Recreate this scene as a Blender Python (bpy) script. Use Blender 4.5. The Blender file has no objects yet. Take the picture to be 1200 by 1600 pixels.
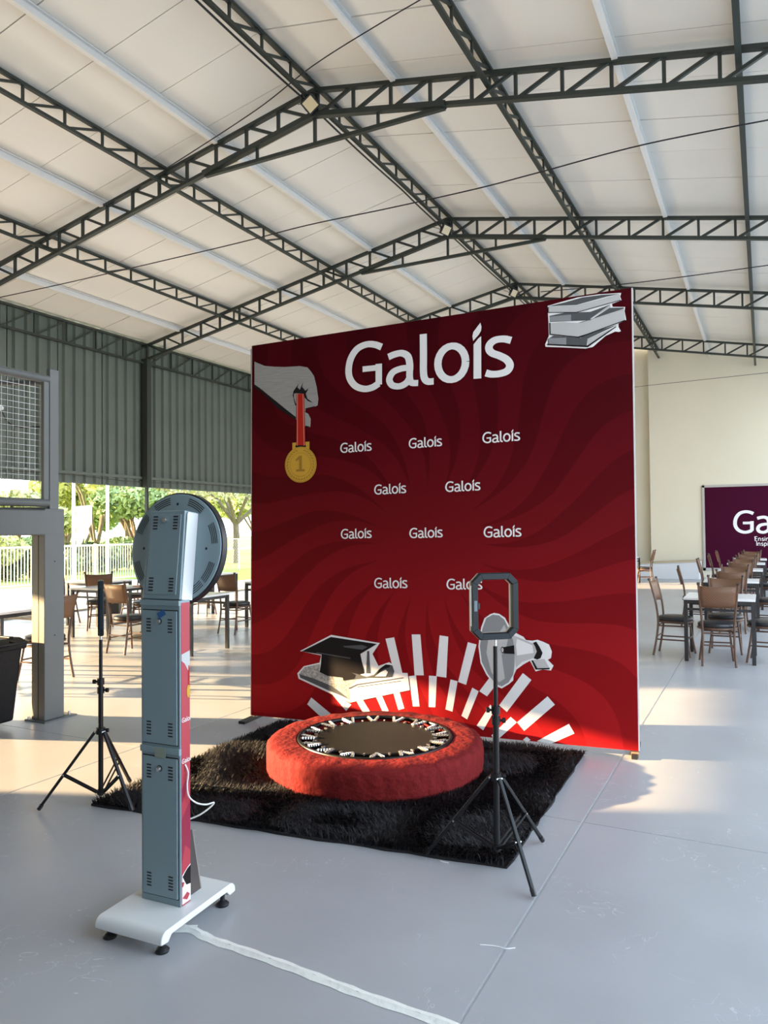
import bpy, bmesh, math, random
import numpy as np
from mathutils import Vector, Matrix
random.seed(7); rng = np.random.default_rng(7)
S = bpy.context.scene
COL = S.collection
PI = math.pi

# ------------------------------------------------------------------ camera
FPX, CAMH = 1165.0, 1.6
YAW, PITCH, ROLL = math.radians(27.0), math.radians(1.31), math.radians(-0.54)
_f = np.array([-math.sin(YAW)*math.cos(PITCH), math.cos(YAW)*math.cos(PITCH), math.sin(PITCH)])
_r0 = np.array([math.cos(YAW), math.sin(YAW), 0.0]); _u0 = np.cross(_r0, _f)
CR = math.cos(ROLL)*_r0 + math.sin(ROLL)*_u0
CU = -math.sin(ROLL)*_r0 + math.cos(ROLL)*_u0
CF = _f; CC = np.array([0, 0, CAMH])
cam = bpy.data.cameras.new('camera'); camo = bpy.data.objects.new('camera', cam); COL.objects.link(camo)
cam.sensor_fit = 'VERTICAL'; cam.sensor_height = 36; cam.lens = FPX/1600*36; cam.clip_end = 400
m = Matrix.Identity(4)
for i in range(3):
    m[i][0], m[i][1], m[i][2], m[i][3] = CR[i], CU[i], -CF[i], CC[i]
camo.matrix_world = m
S.camera = camo

# ------------------------------------------------------------------ world, sun, exposure
w = bpy.data.worlds.new('sky'); S.world = w; w.use_nodes = True
nt = w.node_tree; nt.nodes.clear()
wo = nt.nodes.new('ShaderNodeOutputWorld'); bg = nt.nodes.new('ShaderNodeBackground')
tc = nt.nodes.new('ShaderNodeTexCoord'); sx = nt.nodes.new('ShaderNodeSeparateXYZ'); rp = nt.nodes.new('ShaderNodeValToRGB')
nt.links.new(tc.outputs['Generated'], sx.inputs[0]); nt.links.new(sx.outputs['Z'], rp.inputs[0]); nt.links.new(rp.outputs[0], bg.inputs[0])
rp.color_ramp.elements[0].position = 0.0; rp.color_ramp.elements[0].color = (.93, .96, 1.0, 1)
rp.color_ramp.elements[1].position = 0.6; rp.color_ramp.elements[1].color = (.62, .80, 1.0, 1)
bg.inputs[1].default_value = 5.1
nt.links.new(bg.outputs[0], wo.inputs[0])
SUN_AZ, SUN_EL = math.radians(21.0), math.atan(0.206*math.cos(math.radians(21)))
sd = Vector((math.cos(SUN_AZ)*math.cos(SUN_EL), math.sin(SUN_AZ)*math.cos(SUN_EL), -math.sin(SUN_EL)))
sl = bpy.data.lights.new('sun', 'SUN'); sl.energy = 44; sl.angle = math.radians(.6); sl.color = (1.0, .69, .35)
so = bpy.data.objects.new('sun', sl); COL.objects.link(so); so.rotation_euler = sd.to_track_quat('-Z', 'Y').to_euler(); so.location = (-30, -10, 12)
V = S.view_settings; V.view_transform = 'Standard'; V.look = 'None'; V.gamma = 1; V.use_curve_mapping = False; V.exposure = 0.0

# ------------------------------------------------------------------ pixel -> place helpers (1200 x 1600 frame)
def ray(px, py): return CF + (px-600)/FPX*CR - (py-800)/FPX*CU
def fl(px, py, z=0):
    d = ray(px, py); return CC + (z-CAMH)/d[2]*d
def onY(px, py, Y):
    d = ray(px, py); return CC + d*Y/d[1]
def onX(px, py, X):
    d = ray(px, py); return CC + d*X/d[0]

# ------------------------------------------------------------------ materials
def lin(c):
    return tuple(((x/255)/12.92 if x/255 <= .04045 else ((x/255+.055)/1.055)**2.4) for x in c)
MATS = {}
def mat(name, rgb, rough=.5, metal=0.0, var=0.0, vscale=8.0, bump=0.0, bscale=40.0, spec=.5, sheen=0.0, trans=0.0, emit=None, stretch=None, c2=None):
    """albedo rgb is linear; var mixes towards c2 (or a darker tone) with noise in object space"""
    if name in MATS: return MATS[name]
    M = bpy.data.materials.new(name); M.use_nodes = True
    n = M.node_tree.nodes; l = M.node_tree.links; b = n['Principled BSDF']
    b.inputs['Base Color'].default_value = (*rgb, 1); b.inputs['Roughness'].default_value = rough; b.inputs['Metallic'].default_value = metal
    b.inputs['Specular IOR Level'].default_value = spec
    if sheen: b.inputs['Sheen Weight'].default_value = sheen
    if trans: b.inputs['Transmission Weight'].default_value = trans
    if emit: b.inputs['Emission Color'].default_value = (*emit[0], 1); b.inputs['Emission Strength'].default_value = emit[1]
    if var or bump:
        t = n.new('ShaderNodeTexCoord'); mp = n.new('ShaderNodeMapping'); l.new(t.outputs['Object'], mp.inputs[0])
        if stretch: mp.inputs['Scale'].default_value = stretch
    if var:
        no = n.new('ShaderNodeTexNoise'); no.inputs['Scale'].default_value = vscale; no.inputs['Detail'].default_value = 5; l.new(mp.outputs[0], no.inputs['Vector'])
        r = n.new('ShaderNodeValToRGB'); r.color_ramp.elements[0].position = .3; r.color_ramp.elements[1].position = .72
        k = c2 if c2 else tuple(x*(1-var) for x in rgb)
        r.color_ramp.elements[0].color = (*k, 1); r.color_ramp.elements[1].color = (*rgb, 1)
        l.new(no.outputs['Fac'], r.inputs[0]); l.new(r.outputs[0], b.inputs['Base Color'])
    if bump:
        nb = n.new('ShaderNodeTexNoise'); nb.inputs['Scale'].default_value = bscale; nb.inputs['Detail'].default_value = 4; l.new(mp.outputs[0], nb.inputs['Vector'])
        bu = n.new('ShaderNodeBump'); bu.inputs['Strength'].default_value = bump; bu.inputs['Distance'].default_value = .02
        l.new(nb.outputs['Fac'], bu.inputs['Height']); l.new(bu.outputs[0], b.inputs['Normal'])
    MATS[name] = M; return M

# ------------------------------------------------------------------ mesh builder
class MB:
    def __init__(s): s.v = []; s.f = []
    def add(s, vs, fs):
        o = len(s.v); s.v += [tuple(map(float, p)) for p in vs]; s.f += [tuple(i+o for i in q) for q in fs]; return s
    def box(s, x0, x1, y0, y1, z0, z1):
        return s.add([(x0,y0,z0),(x1,y0,z0),(x1,y1,z0),(x0,y1,z0),(x0,y0,z1),(x1,y0,z1),(x1,y1,z1),(x0,y1,z1)],
                     [(0,3,2,1),(4,5,6,7),(0,1,5,4),(1,2,6,5),(2,3,7,6),(3,0,4,7)])
    def bar(s, p, q, w, h=None, up=(0,0,1)):
        h = h or w; p = Vector(p); q = Vector(q); d = (q-p).normalized(); up = Vector(up)
        if abs(d.dot(up)) > .98: up = Vector((1,0,0))
        a = d.cross(up).normalized(); b = a.cross(d).normalized()
        vs = []
        for c in (p, q):
            for sa, sb in ((-1,-1),(1,-1),(1,1),(-1,1)): vs.append(c + a*(sa*w/2) + b*(sb*h/2))
        return s.add(vs, [(0,1,2,3),(7,6,5,4),(0,4,5,1),(1,5,6,2),(2,6,7,3),(3,7,4,0)])
    def tube(s, pts, r, n=8, caps=True):
        pts = [Vector(p) for p in pts]; rs = r if isinstance(r, (list, tuple)) else [r]*len(pts)
        ref = None; rings = []
        for i, p in enumerate(pts):
            d = (pts[min(i+1, len(pts)-1)] - pts[max(i-1, 0)]).normalized()
            if ref is None:
                ref = Vector((0,0,1)) if abs(d.z) < .9 else Vector((1,0,0))
            a = (ref - d*ref.dot(d)).normalized(); ref = a; b = d.cross(a)
            rings.append([p + (a*math.cos(2*PI*k/n) + b*math.sin(2*PI*k/n))*rs[i] for k in range(n)])
        vs = [v for R in rings for v in R]; fs = []
        for i in range(len(pts)-1):
            for k in range(n): fs.append((i*n+k, i*n+(k+1)%n, (i+1)*n+(k+1)%n, (i+1)*n+k))
        if caps: fs += [tuple(range(n-1,-1,-1)), tuple(range((len(pts)-1)*n, len(pts)*n))]
        return s.add(vs, fs)
    def lathe(s, prof, n=48, c=(0,0,0), cap0=True, cap1=True):
        vs = []; fs = []
        for r, z in prof:
            for k in range(n): a = 2*PI*k/n; vs.append((c[0]+r*math.cos(a), c[1]+r*math.sin(a), c[2]+z))
        for i in range(len(prof)-1):
            for k in range(n): fs.append((i*n+k, i*n+(k+1)%n, (i+1)*n+(k+1)%n, (i+1)*n+k))
        if cap0: fs.append(tuple(range(n-1,-1,-1)))
        if cap1: fs.append(tuple(range((len(prof)-1)*n, len(prof)*n)))
        return s.add(vs, fs)
    def prism(s, poly, ax, d0, d1):
        """extrude a 2-D polygon along axis ax ('x','y','z') between d0 and d1"""
        def P(a, b, d): return {'x': (d,a,b), 'y': (a,d,b), 'z': (a,b,d)}[ax]
        n = len(poly); vs = [P(a,b,d0) for a,b in poly] + [P(a,b,d1) for a,b in poly]
        fs = [tuple(range(n)), tuple(range(2*n-1, n-1, -1))] + [(i, i+n, (i+1)%n+n, (i+1)%n) for i in range(n)]
        return s.add(vs, fs)
    def mesh(s, name, m=None, smooth=False, fix=True):
        me = bpy.data.meshes.new(name); me.from_pydata(s.v, [], s.f)
        if fix:
            bm = bmesh.new(); bm.from_mesh(me); bmesh.ops.recalc_face_normals(bm, faces=bm.faces); bm.to_mesh(me); bm.free()
        if m: me.materials.append(m)
        if smooth:
            me.polygons.foreach_set('use_smooth', [True]*len(me.polygons))
            me.set_sharp_from_angle(angle=math.radians(40))
        me.update(); return me
    def build(s, name, m, parent=None, smooth=False, bevel=0, fix=True):
        o = link(name, s.mesh(name, m, smooth, fix), parent)
        if bevel:
            b = o.modifiers.new('bevel', 'BEVEL'); b.width = bevel; b.segments = 2; b.limit_method = 'ANGLE'
        return o
def link(name, data, parent=None, M=None):
    o = bpy.data.objects.new(name, data); COL.objects.link(o)
    if parent: o.parent = parent
    if M is not None: o.matrix_local = M
    return o
def tag(o, label=None, cat=None, group=None, kind=None):
    if label: o['label'] = label
    if cat: o['category'] = cat
    if group: o['group'] = group
    if kind: o['kind'] = kind
    return o
def empty(name, loc=(0,0,0), rz=0):
    o = bpy.data.objects.new(name, None); COL.objects.link(o); o.location = loc; o.rotation_euler = (0,0,rz); o.empty_display_size = .1; return o
def copy_tree(o, parent=None):
    c = o.copy(); COL.objects.link(c); c.parent = parent
    for ch in o.children: copy_tree(ch, c)
    return c
UNIT = {}
def bar_obj(name, p, q, w, h, m, parent=None, up=(0,0,1)):
    """one bar piece on a shared unit-box mesh; p, q in the parent's own coordinates"""
    if m.name not in UNIT:
        b = MB().box(-.5,.5,-.5,.5,0,1); UNIT[m.name] = b.mesh('bar_piece', m)
    p = Vector(p); q = Vector(q); d = q-p; L = d.length; d.normalize(); up = Vector(up)
    if abs(d.dot(up)) > .98: up = Vector((0,1,0))
    a = d.cross(up).normalized(); b = a.cross(d)
    M = Matrix(((a.x*w, b.x*h, d.x*L, p.x), (a.y*w, b.y*h, d.y*L, p.y), (a.z*w, b.z*h, d.z*L, p.z), (0,0,0,1)))
    return link(name, UNIT[m.name], parent, M)

# ================================================================== THE HALL
M_floor = mat('painted_concrete', (.42,.427,.45), .3, var=.13, vscale=1.4, bump=.05, bscale=9)
def floor_material():
    M = M_floor; n = M.node_tree.nodes; l = M.node_tree.links; b = n['Principled BSDF']
    t = n.new('ShaderNodeTexCoord')
    base = [k for k in l if k.to_socket == b.inputs['Base Color']][0].from_socket
    # pale scuffs: thin threads from a distorted noise
    no = n.new('ShaderNodeTexNoise'); no.inputs['Scale'].default_value = 3.1; no.inputs['Detail'].default_value = 3; no.inputs['Distortion'].default_value = 2.2
    l.new(t.outputs['Object'], no.inputs['Vector'])
    a = n.new('ShaderNodeMath'); a.operation = 'SUBTRACT'; a.inputs[1].default_value = .5; l.new(no.outputs['Fac'], a.inputs[0])
    ab = n.new('ShaderNodeMath'); ab.operation = 'ABSOLUTE'; l.new(a.outputs[0], ab.inputs[0])
    lt = n.new('ShaderNodeMath'); lt.operation = 'LESS_THAN'; lt.inputs[1].default_value = .0028; l.new(ab.outputs[0], lt.inputs[0])
    n2 = n.new('ShaderNodeTexNoise'); n2.inputs['Scale'].default_value = 1.7; l.new(t.outputs['Object'], n2.inputs['Vector'])
    g = n.new('ShaderNodeMath'); g.operation = 'GREATER_THAN'; g.inputs[1].default_value = .54; l.new(n2.outputs['Fac'], g.inputs[0])
    mu = n.new('ShaderNodeMath'); mu.operation = 'MULTIPLY'; l.new(lt.outputs[0], mu.inputs[0]); l.new(g.outputs[0], mu.inputs[1])
    m2 = n.new('ShaderNodeMath'); m2.operation = 'MULTIPLY'; m2.inputs[1].default_value = .4; l.new(mu.outputs[0], m2.inputs[0])
    mx = n.new('ShaderNodeMix'); mx.data_type = 'RGBA'; l.new(m2.outputs[0], mx.inputs['Factor']); l.new(base, mx.inputs['A']); mx.inputs['B'].default_value = (.75,.76,.78,1)
    l.new(mx.outputs['Result'], b.inputs['Base Color'])
floor_material()
M_joint = mat('floor_joint_filler', (.55,.56,.57), .8)
X_FL = [-12.4, -10.69, -7.43, -4.17, -.908, 2.35, 5.6]
Y_FL = [-8.0, -2.4, 4.12, 10.62, 17.1, 25.3]
floor = MB().box(-12.4, 5.6, -8, 28.5, -.15, -.008).build('floor', M_joint); tag(floor, kind='structure')
for i in range(len(X_FL)-1):
    for j in range(len(Y_FL)-1):
        y1 = Y_FL[j+1] if j < len(Y_FL)-2 else 28.5
        g = .006
        s = MB().box(X_FL[i]+g, X_FL[i+1]-g, Y_FL[j]+g*.4, y1-g*.4, -.02, 0).build('slab', M_floor, floor)

# roof geometry
XR, ZR, SL = -5.42, 7.665, .1946
XL_EAVE, XR_EAVE = -13.55, 2.66
def zroof(x): return ZR - SL*abs(x-XR)
M_panel = mat('white_roof_panel', (.82,.80,.75), .45, var=.05, vscale=.6)
M_seam = mat('roof_seam', (.33,.33,.31), .7)
M_green = mat('dark_green_steel', (.022,.030,.026), .5)
M_white = mat('white_purlin_paint', (.74,.74,.73), .45)
ceil = MB()
for sgn, xe in ((-1, XL_EAVE-.2), (1, XR_EAVE+.5)):
    a, b = XR, xe
    ceil.add([(a,-8,zroof(a)+.15),(b,-8,zroof(b)+.15),(b,25.5,zroof(b)+.15),(a,25.5,zroof(a)+.15),
              (a,-8,zroof(a)+.22),(b,-8,zroof(b)+.22),(b,25.5,zroof(b)+.22),(a,25.5,zroof(a)+.22)],
             [(0,3,2,1),(4,5,6,7),(0,1,5,4),(1,2,6,5),(2,3,7,6),(3,0,4,7)])
ceiling = ceil.build('ceiling', M_seam); tag(ceiling, kind='structure')
PW = .95
pm = {}
for sgn, xe in ((-1, XL_EAVE-.2), (1, XR_EAVE+.5)):
    b = MB(); a0, a1 = XR+sgn*.01, xe; g = .006
    b.add([(a0,g,zroof(a0)+.13),(a1,g,zroof(a1)+.13),(a1,PW-g,zroof(a1)+.13),(a0,PW-g,zroof(a0)+.13),
           (a0,g,zroof(a0)+.16),(a1,g,zroof(a1)+.16),(a1,PW-g,zroof(a1)+.16),(a0,PW-g,zroof(a0)+.16)],
          [(0,3,2,1),(4,5,6,7),(0,1,5,4),(1,2,6,5),(2,3,7,6),(3,0,4,7)])
    pm[sgn] = b.mesh('roof_panel', M_panel)
    k = 0
    while True:
        y = 5.55 + PW*(k-14)
        if y > 25: break
        if y > -8: link('roof_panel', pm[sgn], ceiling, Matrix.Translation((0, y, random.uniform(-.004,.004))))
        k += 1

# white C purlins
for i, (x, lab) in enumerate(((-12.3,'white roof purlin nearest the left corrugated wall'),(-9.5,'white roof purlin between the two left dark lattice beams'),
                 (-7.15,'white roof purlin just left of the ridge'),(-4.22,'white roof purlin just right of the ridge'),(-1.43,'white roof purlin at right of the far right lattice'),(1.1,'white roof purlin by the right eave'))):
    p = empty('roof_purlin', (x, 14, zroof(x))); tag(p, lab, 'purlin', 'white roof purlins')
    MB().box(-.012,.012,-11.5,11.2,0,.13).build('web', M_white, p)
    MB().box(-.012,.055,-11.5,11.2,-.004,.012).build('flange', M_white, p)
    MB().box(-.012,.055,-11.5,11.2,.112,.126).build('flange', M_white, p)
    MB().box(.045,.055,-11.5,11.2,.012,.03).build('lip', M_white, p)

# dark lattice beams running the length of the roof
TR_Y = [8.65, 13.5, 17.9, 23.1]
for x, lab in ((-10.85,'dark green lattice beam over the left seating'),(-8.16,'dark green lattice beam half way up the left roof slope'),
               (XR,'dark green lattice beam along the roof ridge'),(-2.91,'dark green lattice beam half way down the right roof slope'),
               (-.15,'dark green lattice beam seen edge-on at far right'),(2.5,'dark green lattice beam at the right eave')):
    z = zroof(x); p = empty('lattice_beam', (x, 0, z)); tag(p, lab, 'roof beam', 'lattice beams')
    hh = .26; dz = .1
    for s in (-1, 1):
        pass
    bar_obj('top_chord', (0,3,dz-.02), (0,25.25,dz-.02), .06, .04, M_green, p)
    bar_obj('bottom_chord', (0,3,dz-hh), (0,25.25,dz-hh), .06, .04, M_green, p)
    y = 3.05; off = -8.69 % .63
    y = 3.0 + ((8.69-3.0) % .63)
    while y + .63 < 25.3:
        bar_obj('web_post', (0,y,dz-hh), (0,y,dz-.02), .03, .03, M_green, p)
        bar_obj('web_diagonal', (0,y+.03,dz-hh), (0,y+.63-.02,dz-.02), .03, .03, M_green, p)
        y += .63

# transverse trusses
TL = ('nearest the camera','second from the camera','third from the camera','fourth, by the cream end wall')
for k, Y in enumerate(TR_Y):
    p = empty('roof_truss', (XR, Y, ZR)); tag(p, 'dark green gabled roof truss, '+TL[k], 'truss', 'roof trusses')
    D = .34; WB = .56
    for s, xe in ((-1, XL_EAVE+.1), (1, XR_EAVE)):
        X1 = (xe-XR); z1 = -SL*abs(X1)
        bar_obj('top_chord', (0,0,-.0), (X1,0,z1), .075, .05, M_green, p)
        bar_obj('bottom_chord', (0,0,-D), (X1,0,z1-D), .075, .05, M_green, p)
        n = int(abs(X1)/WB)
        x = .05
        for i in range(n+1):
            xa = s*(i*WB+.05); za = -SL*abs(xa)
            bar_obj('web_post', (xa,0,za-D), (xa,0,za), .04, .04, M_green, p)
            if i < n:
                xb = s*((i+1)*WB+.05-.03); zb = -SL*abs(xb)
                bar_obj('web_diagonal', (xa+s*.03,0,za-D), (xb,0,zb), .04, .04, M_green, p)
        # haunch plate doubling the bottom chord near the peak
        bar_obj('bottom_chord_plate', (0,-.02,-D-.01), (s*1.95,-.02,-SL*1.95-D-.01), .09, .07, M_green, p)
        bar_obj('tie_hanger', (s*.98,0,-.75), (s*.98,0,-SL*.98-D), .035, .035, M_green, p)
    bar_obj('tie', (-1.93,0,-.755), (1.93,0,-.755), .06, .05, M_green, p)
    bar_obj('tie_hanger', (0,0,-.75), (0,0,-D), .04, .04, M_green, p)
    bar_obj('king_post', (0,0,-D), (0,0,0), .07, .07, M_green, p)

# floodlights at the peaks
M_black = mat('black_plastic', (.012,.012,.014), .42)
M_glass_lamp = mat('floodlight_glass', (.75,.62,.38), .15, spec=.7)
for k, (Y, lab, rz) in enumerate(((8.5,'small floodlight under the peak of the nearest truss',.6),(13.35,'small floodlight under the peak of the second truss',.9),(17.75,'small floodlight under the peak of the third truss',.9))):
    p = empty('floodlight', (XR+.02, Y, ZR-.27), rz); tag(p, lab, 'floodlight', 'ridge floodlights')
    M = Matrix.Rotation(math.radians(32), 4, 'X') @ Matrix.Rotation(math.radians(45 if k == 0 else 12), 4, 'Y')
    o = MB().box(-.1,.1,-.03,.03,-.1,.1).build('housing', M_black, p, bevel=.008); o.matrix_local = M
    g = MB().box(-.078,.078,-.036,-.03,-.078,.078).build('lens', M_glass_lamp, p); g.matrix_local = M
    MB().bar((-.11,0,0),(-.11,0,.16),.015).bar((.11,0,0),(.11,0,.16),.015).bar((-.115,0,.16),(.115,0,.16),.015).build('bracket', M_black, p)
    MB().tube([(0,.03,.05),(-.06,.06,-.06),(-.12,.04,.02),(-.16,.2,.1)],.006,6).build('cord', M_black, p, True)

def wire(name, pts, r, m, lab, cat='cable', group=None):
    # smooth the run with Catmull-Rom
    P = [Vector(p) for p in pts]; out = []
    for i in range(len(P)-1):
        a, b, c, d = P[max(i-1,0)], P[i], P[i+1], P[min(i+2,len(P)-1)]
        for t in np.linspace(0,1,8,endpoint=False):
            out.append(.5*((2*b)+(c-a)*t+(2*a-5*b+4*c-d)*t*t+(3*b-a-3*c+d)*t**3))
    out.append(P[-1])
    o = MB().tube(out, r, 6).build(name, m, None, True)
    return tag(o, lab, cat, group)
wire('cable', [onY(*p, 8.85) for p in ((-40,473),(100,443),(350,385),(480,352),(600,327),(740,296),(840,270),(1010,225),(1240,180))], .009, M_black, 'black lighting cable strung right across the hall below the roof')
wire('cable', [onY(*p, 6.2) for p in ((700,-25),(600,33),(490,102),(400,172),(262,262))], .006, M_black, 'black cable running from top edge down to the first truss')
wire('cable', [onY(*p, 14.6) for p in ((845,456),(1000,441),(1240,409))], .009, M_black, 'black cable crossing the roof above the book stack print')
wire('cable', [onY(*p, 24.8) for p in ((940,611),(1015,602),(1100,593),(1240,578))], .007, M_black, 'thin cable strung in front of the cream end wall')
wire('cable', [(XR-.05,y,ZR-.205-.02*abs(math.sin(y*1.1))) for y in np.arange(4,22.5,.5)], .014, M_black, 'thick black cable clipped along the ridge beam')

# left corrugated wall: sheets hung between the columns
M_clad = mat('grey_green_corrugated_sheet', (.125,.155,.135), .5, var=.15, vscale=1.2)
XW = -13.5; ZB = 2.68
wall_left = empty('wall_left', (XW, 0, 0)); tag(wall_left, kind='structure')
def sheet(y0, y1, name='corrugated_sheet'):
    b = MB(); pitch = .28; prof = ((0,0),(.12,0),(.15,.06),(.25,.06))
    pts = []
    y = y0
    while y < y1:
        for dy, dx in prof:
            if y+dy < y1: pts.append((y+dy, dx))
        y += pitch
    pts.append((y1, 0))
    zt = zroof(XW)+.1; n = len(pts)
    vs = []
    for z in (ZB, zt):
        for yy, dx in pts: vs.append((dx-.02, yy, z))
    for z in (ZB, zt):
        for yy, dx in pts: vs.append((dx-.026, yy, z))
    fs = []
    for i in range(n-1):
        fs.append((i, i+1, n+i+1, n+i)); fs.append((2*n+i, 3*n+i, 3*n+i+1, 2*n+i+1)); fs.append((i, 2*n+i, 2*n+i+1, i+1)); fs.append((n+i, n+i+1, 3*n+i+1, 3*n+i))
    b.add(vs, fs); return b.build(name, M_clad, wall_left)
COLS_Y = [-5.5, -.7, 4.0, 8.65, 13.5, 17.9, 23.1]
ys = [-8]+COLS_Y+[25.5]
for a, b in zip(ys[:-1], ys[1:]):
    n = max(1, round((b-a)/1.2)); st = (b-a)/n
    for i in range(n): sheet(a+i*st, a+(i+1)*st+.02)
bar_obj('girt', (.06,-8,ZB+.22), (.06,25.4,ZB+.22), .05, .06, M_clad, wall_left)
bar_obj('drip_edge', (.03,-8,ZB), (.03,25.4,ZB), .012, .02, M_clad, wall_left)
wire('cable', [(XW+.1, y, ZB+.14+.03*math.sin(y*1.3)) for y in np.arange(4,25,1.0)], .006, M_black, 'thin drooping wire along the bottom of the corrugated wall')
# eave lattice along the wall
p = empty('lattice_beam', (XW+.12, 0, zroof(XW+.12))); tag(p, 'dark lattice beam along the top of the corrugated wall', 'roof beam', 'lattice beams')
for z in (.05, -.42): bar_obj('chord', (0,3,z), (0,25.3,z), .05, .05, M_green, p)
y = 3.2
while y < 25:
    bar_obj('web_post', (0,y,-.42), (0,y,.05), .03, .03, M_green, p)
    bar_obj('web_diagonal', (0,y+.03,-.42), (0,y+.78,.05), .03, .03, M_green, p); y += .8
for k, Y in enumerate(COLS_Y[2:]):
    lab = ('off-frame at left','behind the wire cage','showing between the two corrugated bays','hidden beyond the red backdrop','near the end wall')[k]
    p = empty('wall_column', (XW+.16, Y, 0)); tag(p, 'dark green steel wall column '+lab, 'column', 'left wall columns')
    MB().box(-.09,.09,-.07,.07,ZB-.02,zroof(XW)-.3).build('upper_shaft', M_green, p)
    MB().box(-.035,.035,-.03,.03,0.012,ZB).build('lower_shaft', M_green, p)
    MB().box(-.13,.13,-.13,.13,0,.012).build('base_plate', M_green, p)

# far end: cream walls, low platform
M_cream = mat('cream_render', (.72,.68,.55), .8, var=.06, vscale=.5)
wb = MB().box(-3.25, 12, 25.3, 25.7, -.1, 9.5).build('wall_back', M_cream); tag(wb, kind='structure')
wb2 = MB().box(-14.0, -3.25, 25.6, 26.0, -.1, 9.5).build('wall_back_recess', M_cream); tag(wb2, kind='structure')
wl2 = MB().box(-13.62, -13.44, 18.3, 25.6, -.1, 2.72).build('wall_left_sun_block', M_cream); tag(wl2, kind='structure')  # hidden wall added to keep sun off the far floor and end wall
M_plat = mat('pale_grey_plaster', (.66,.69,.72), .7)
pl = empty('low_platform', (-2.6, 24.6, 0)); tag(pl, 'low pale grey plastered platform against the cream end wall', 'platform')
MB().prism([(-.85,0),(.85,0),(.85,.54),(-.85,.45)], 'y', -.5, .55).build('block', M_plat, pl, bevel=.01)
MB().prism([(-.87,.45),(.87,.54),(.87,.565),(-.87,.475)], 'y', -.53, .58).build('top_slab', mat('buff_stone', (.5,.42,.3), .7), pl)

wrt = MB().box(2.75, 2.95, -8.0, -.2, -.1, 6.0).build('wall_right_light_block', mat('dark_grey_light_block', (.12,.13,.13), .7)); tag(wrt, kind='structure')  # unseen wall added to hold sky light off the near left floor
# ---- outdoors left
M_pave = mat('pale_paving', (.62,.60,.56), .8, var=.1, vscale=.8)
M_grass = mat('lawn_grass', (.20,.33,.035), .9, var=.5, vscale=1.3, c2=(.29,.38,.05))  # lawn green, mottled at random
M_kerb = mat('pale_kerb', (.55,.50,.38), .8)
tag(MB().box(-19.6,-12.4,-30,60,-.3,-.03).build('paving_outdoors', M_pave), kind='structure')
tag(MB().box(-12.52,-12.38,-8,28,-.2,.035).build('trim_kerb', M_kerb), kind='structure')
tag(MB().box(-140,-19.6,-60,160,-.3,-.04).build('lawn', M_grass), kind='structure')
tag(MB().box(-44,-41,-60,160,-.06,-.02).build('footpath', M_pave), kind='structure')
tag(MB().box(5.6,60,-40,80,-.3,-.03).build('paving_right', M_pave), kind='structure')
tag(MB().box(-19.6,5.6,28.5,80,-.3,-.03).build('paving_far', M_pave), kind='structure')
tag(MB().box(-19.6,5.6,-30,-8,-.3,-.03).build('paving_near', M_pave), kind='structure')

tag(MB().box(-19.6,-15.3,18.8,70,-.04,-.015).build('lawn_strip', M_grass), kind='structure')
# white railing fence
M_fence = mat('white_fence_paint', (.5,.5,.51), .4)
fl0 = (('white railing panel behind the trash bin',12.6,15.0),('white railing panel behind the grey portal column',15.0,17.0),('white railing panel right of the fence post',17.0,19.0),('white railing panel hidden by the photo kiosk',19.0,21.2))
barm = MB().box(-.011,.011,-.011,.011,.1,1.13).mesh('fence_bar', M_fence)
for lab, y0, y1 in fl0:
    p = empty('railing_panel', (-19.0, y0, 0)); tag(p, lab, 'fence', 'white railing panels')
    L = y1-y0
    MB().box(-.035,.035,-.035,.035,-.04,1.22).build('post', M_fence, p)
    bar_obj('top_rail', (0,0,1.17),(0,L,1.17),.06,.06,M_fence,p); bar_obj('bottom_rail', (0,.03,.08),(0,L-.03,.08),.04,.04,M_fence,p)
    n = int(L/.105)
    for i in range(1, n): link('railing_bar', barm, p, Matrix.Translation((0, i*L/n, 0)))
p = empty('mesh_fence', (-19.0, 21.2, 0)); tag(p, 'grey chain-link fence on thin rail beside the lawn', 'fence')
bar_obj('top_rail', (0,0,1.25),(0,16,1.3),.035,.035,mat('galvanised',(.45,.46,.47),.4,.6),p)
for i in range(6): bar_obj('post', (0,i*3.1,-.04),(0,i*3.1,1.28),.05,.05,MATS['galvanised'],p)
b = MB()
for i in range(0, 130):
    y = i*.12
    b.bar((0,y,.02),(0,min(y+1.2,16),1.22),.004); b.bar((.004,min(y+1.2,16),.02),(.004,y,1.22),.004)
tag(b.build('chain_link', MATS['galvanised'], p, fix=False), kind='stuff')

# flag poles
M_pole = mat('white_pole', (.8,.8,.8), .35)
for px, lab in ((115,'tall white flagpole behind the railing, left one'),(168,'tall white flagpole behind the railing, right one')):
    d = onX(px, 905, -20.3); p = empty('flagpole', (-20.3, d[1], -.04)); tag(p, lab, 'flagpole', 'white flagpoles')
    MB().tube([(0,0,0),(0,0,9)],[.06,.04],10).build('shaft', M_pole, p, True); MB().lathe([(.14,0),(.14,.06),(.07,.1)],16).build('base', M_pole, p, True)
    MB().lathe([(.0,9),(.06,9.05),(.0,9.12)],10,cap0=False,cap1=False).build('finial', M_pole, p, True)
d = onX(116, 850, -20.3)
b = MB(); n = 10; vs = []; fs = []
for i in range(n+1):
    t = i/n; y = d[1]+.07+t*.62; o = .06*math.sin(t*7)
    vs += [(-20.3+o, y, 2.45+.05*t), (-20.3+o, y, 1.15+.75*t*t)]
for i in range(n): fs.append((2*i,2*i+2,2*i+3,2*i+1))
b.add(vs, fs); o = b.build('flag', mat('white_flag_cloth', (.8,.78,.76), .9), None, True); tag(o, 'limp white flag hanging on the left flagpole', 'flag')
sm = o.modifiers.new('thick', 'SOLIDIFY'); sm.thickness = .004

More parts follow.
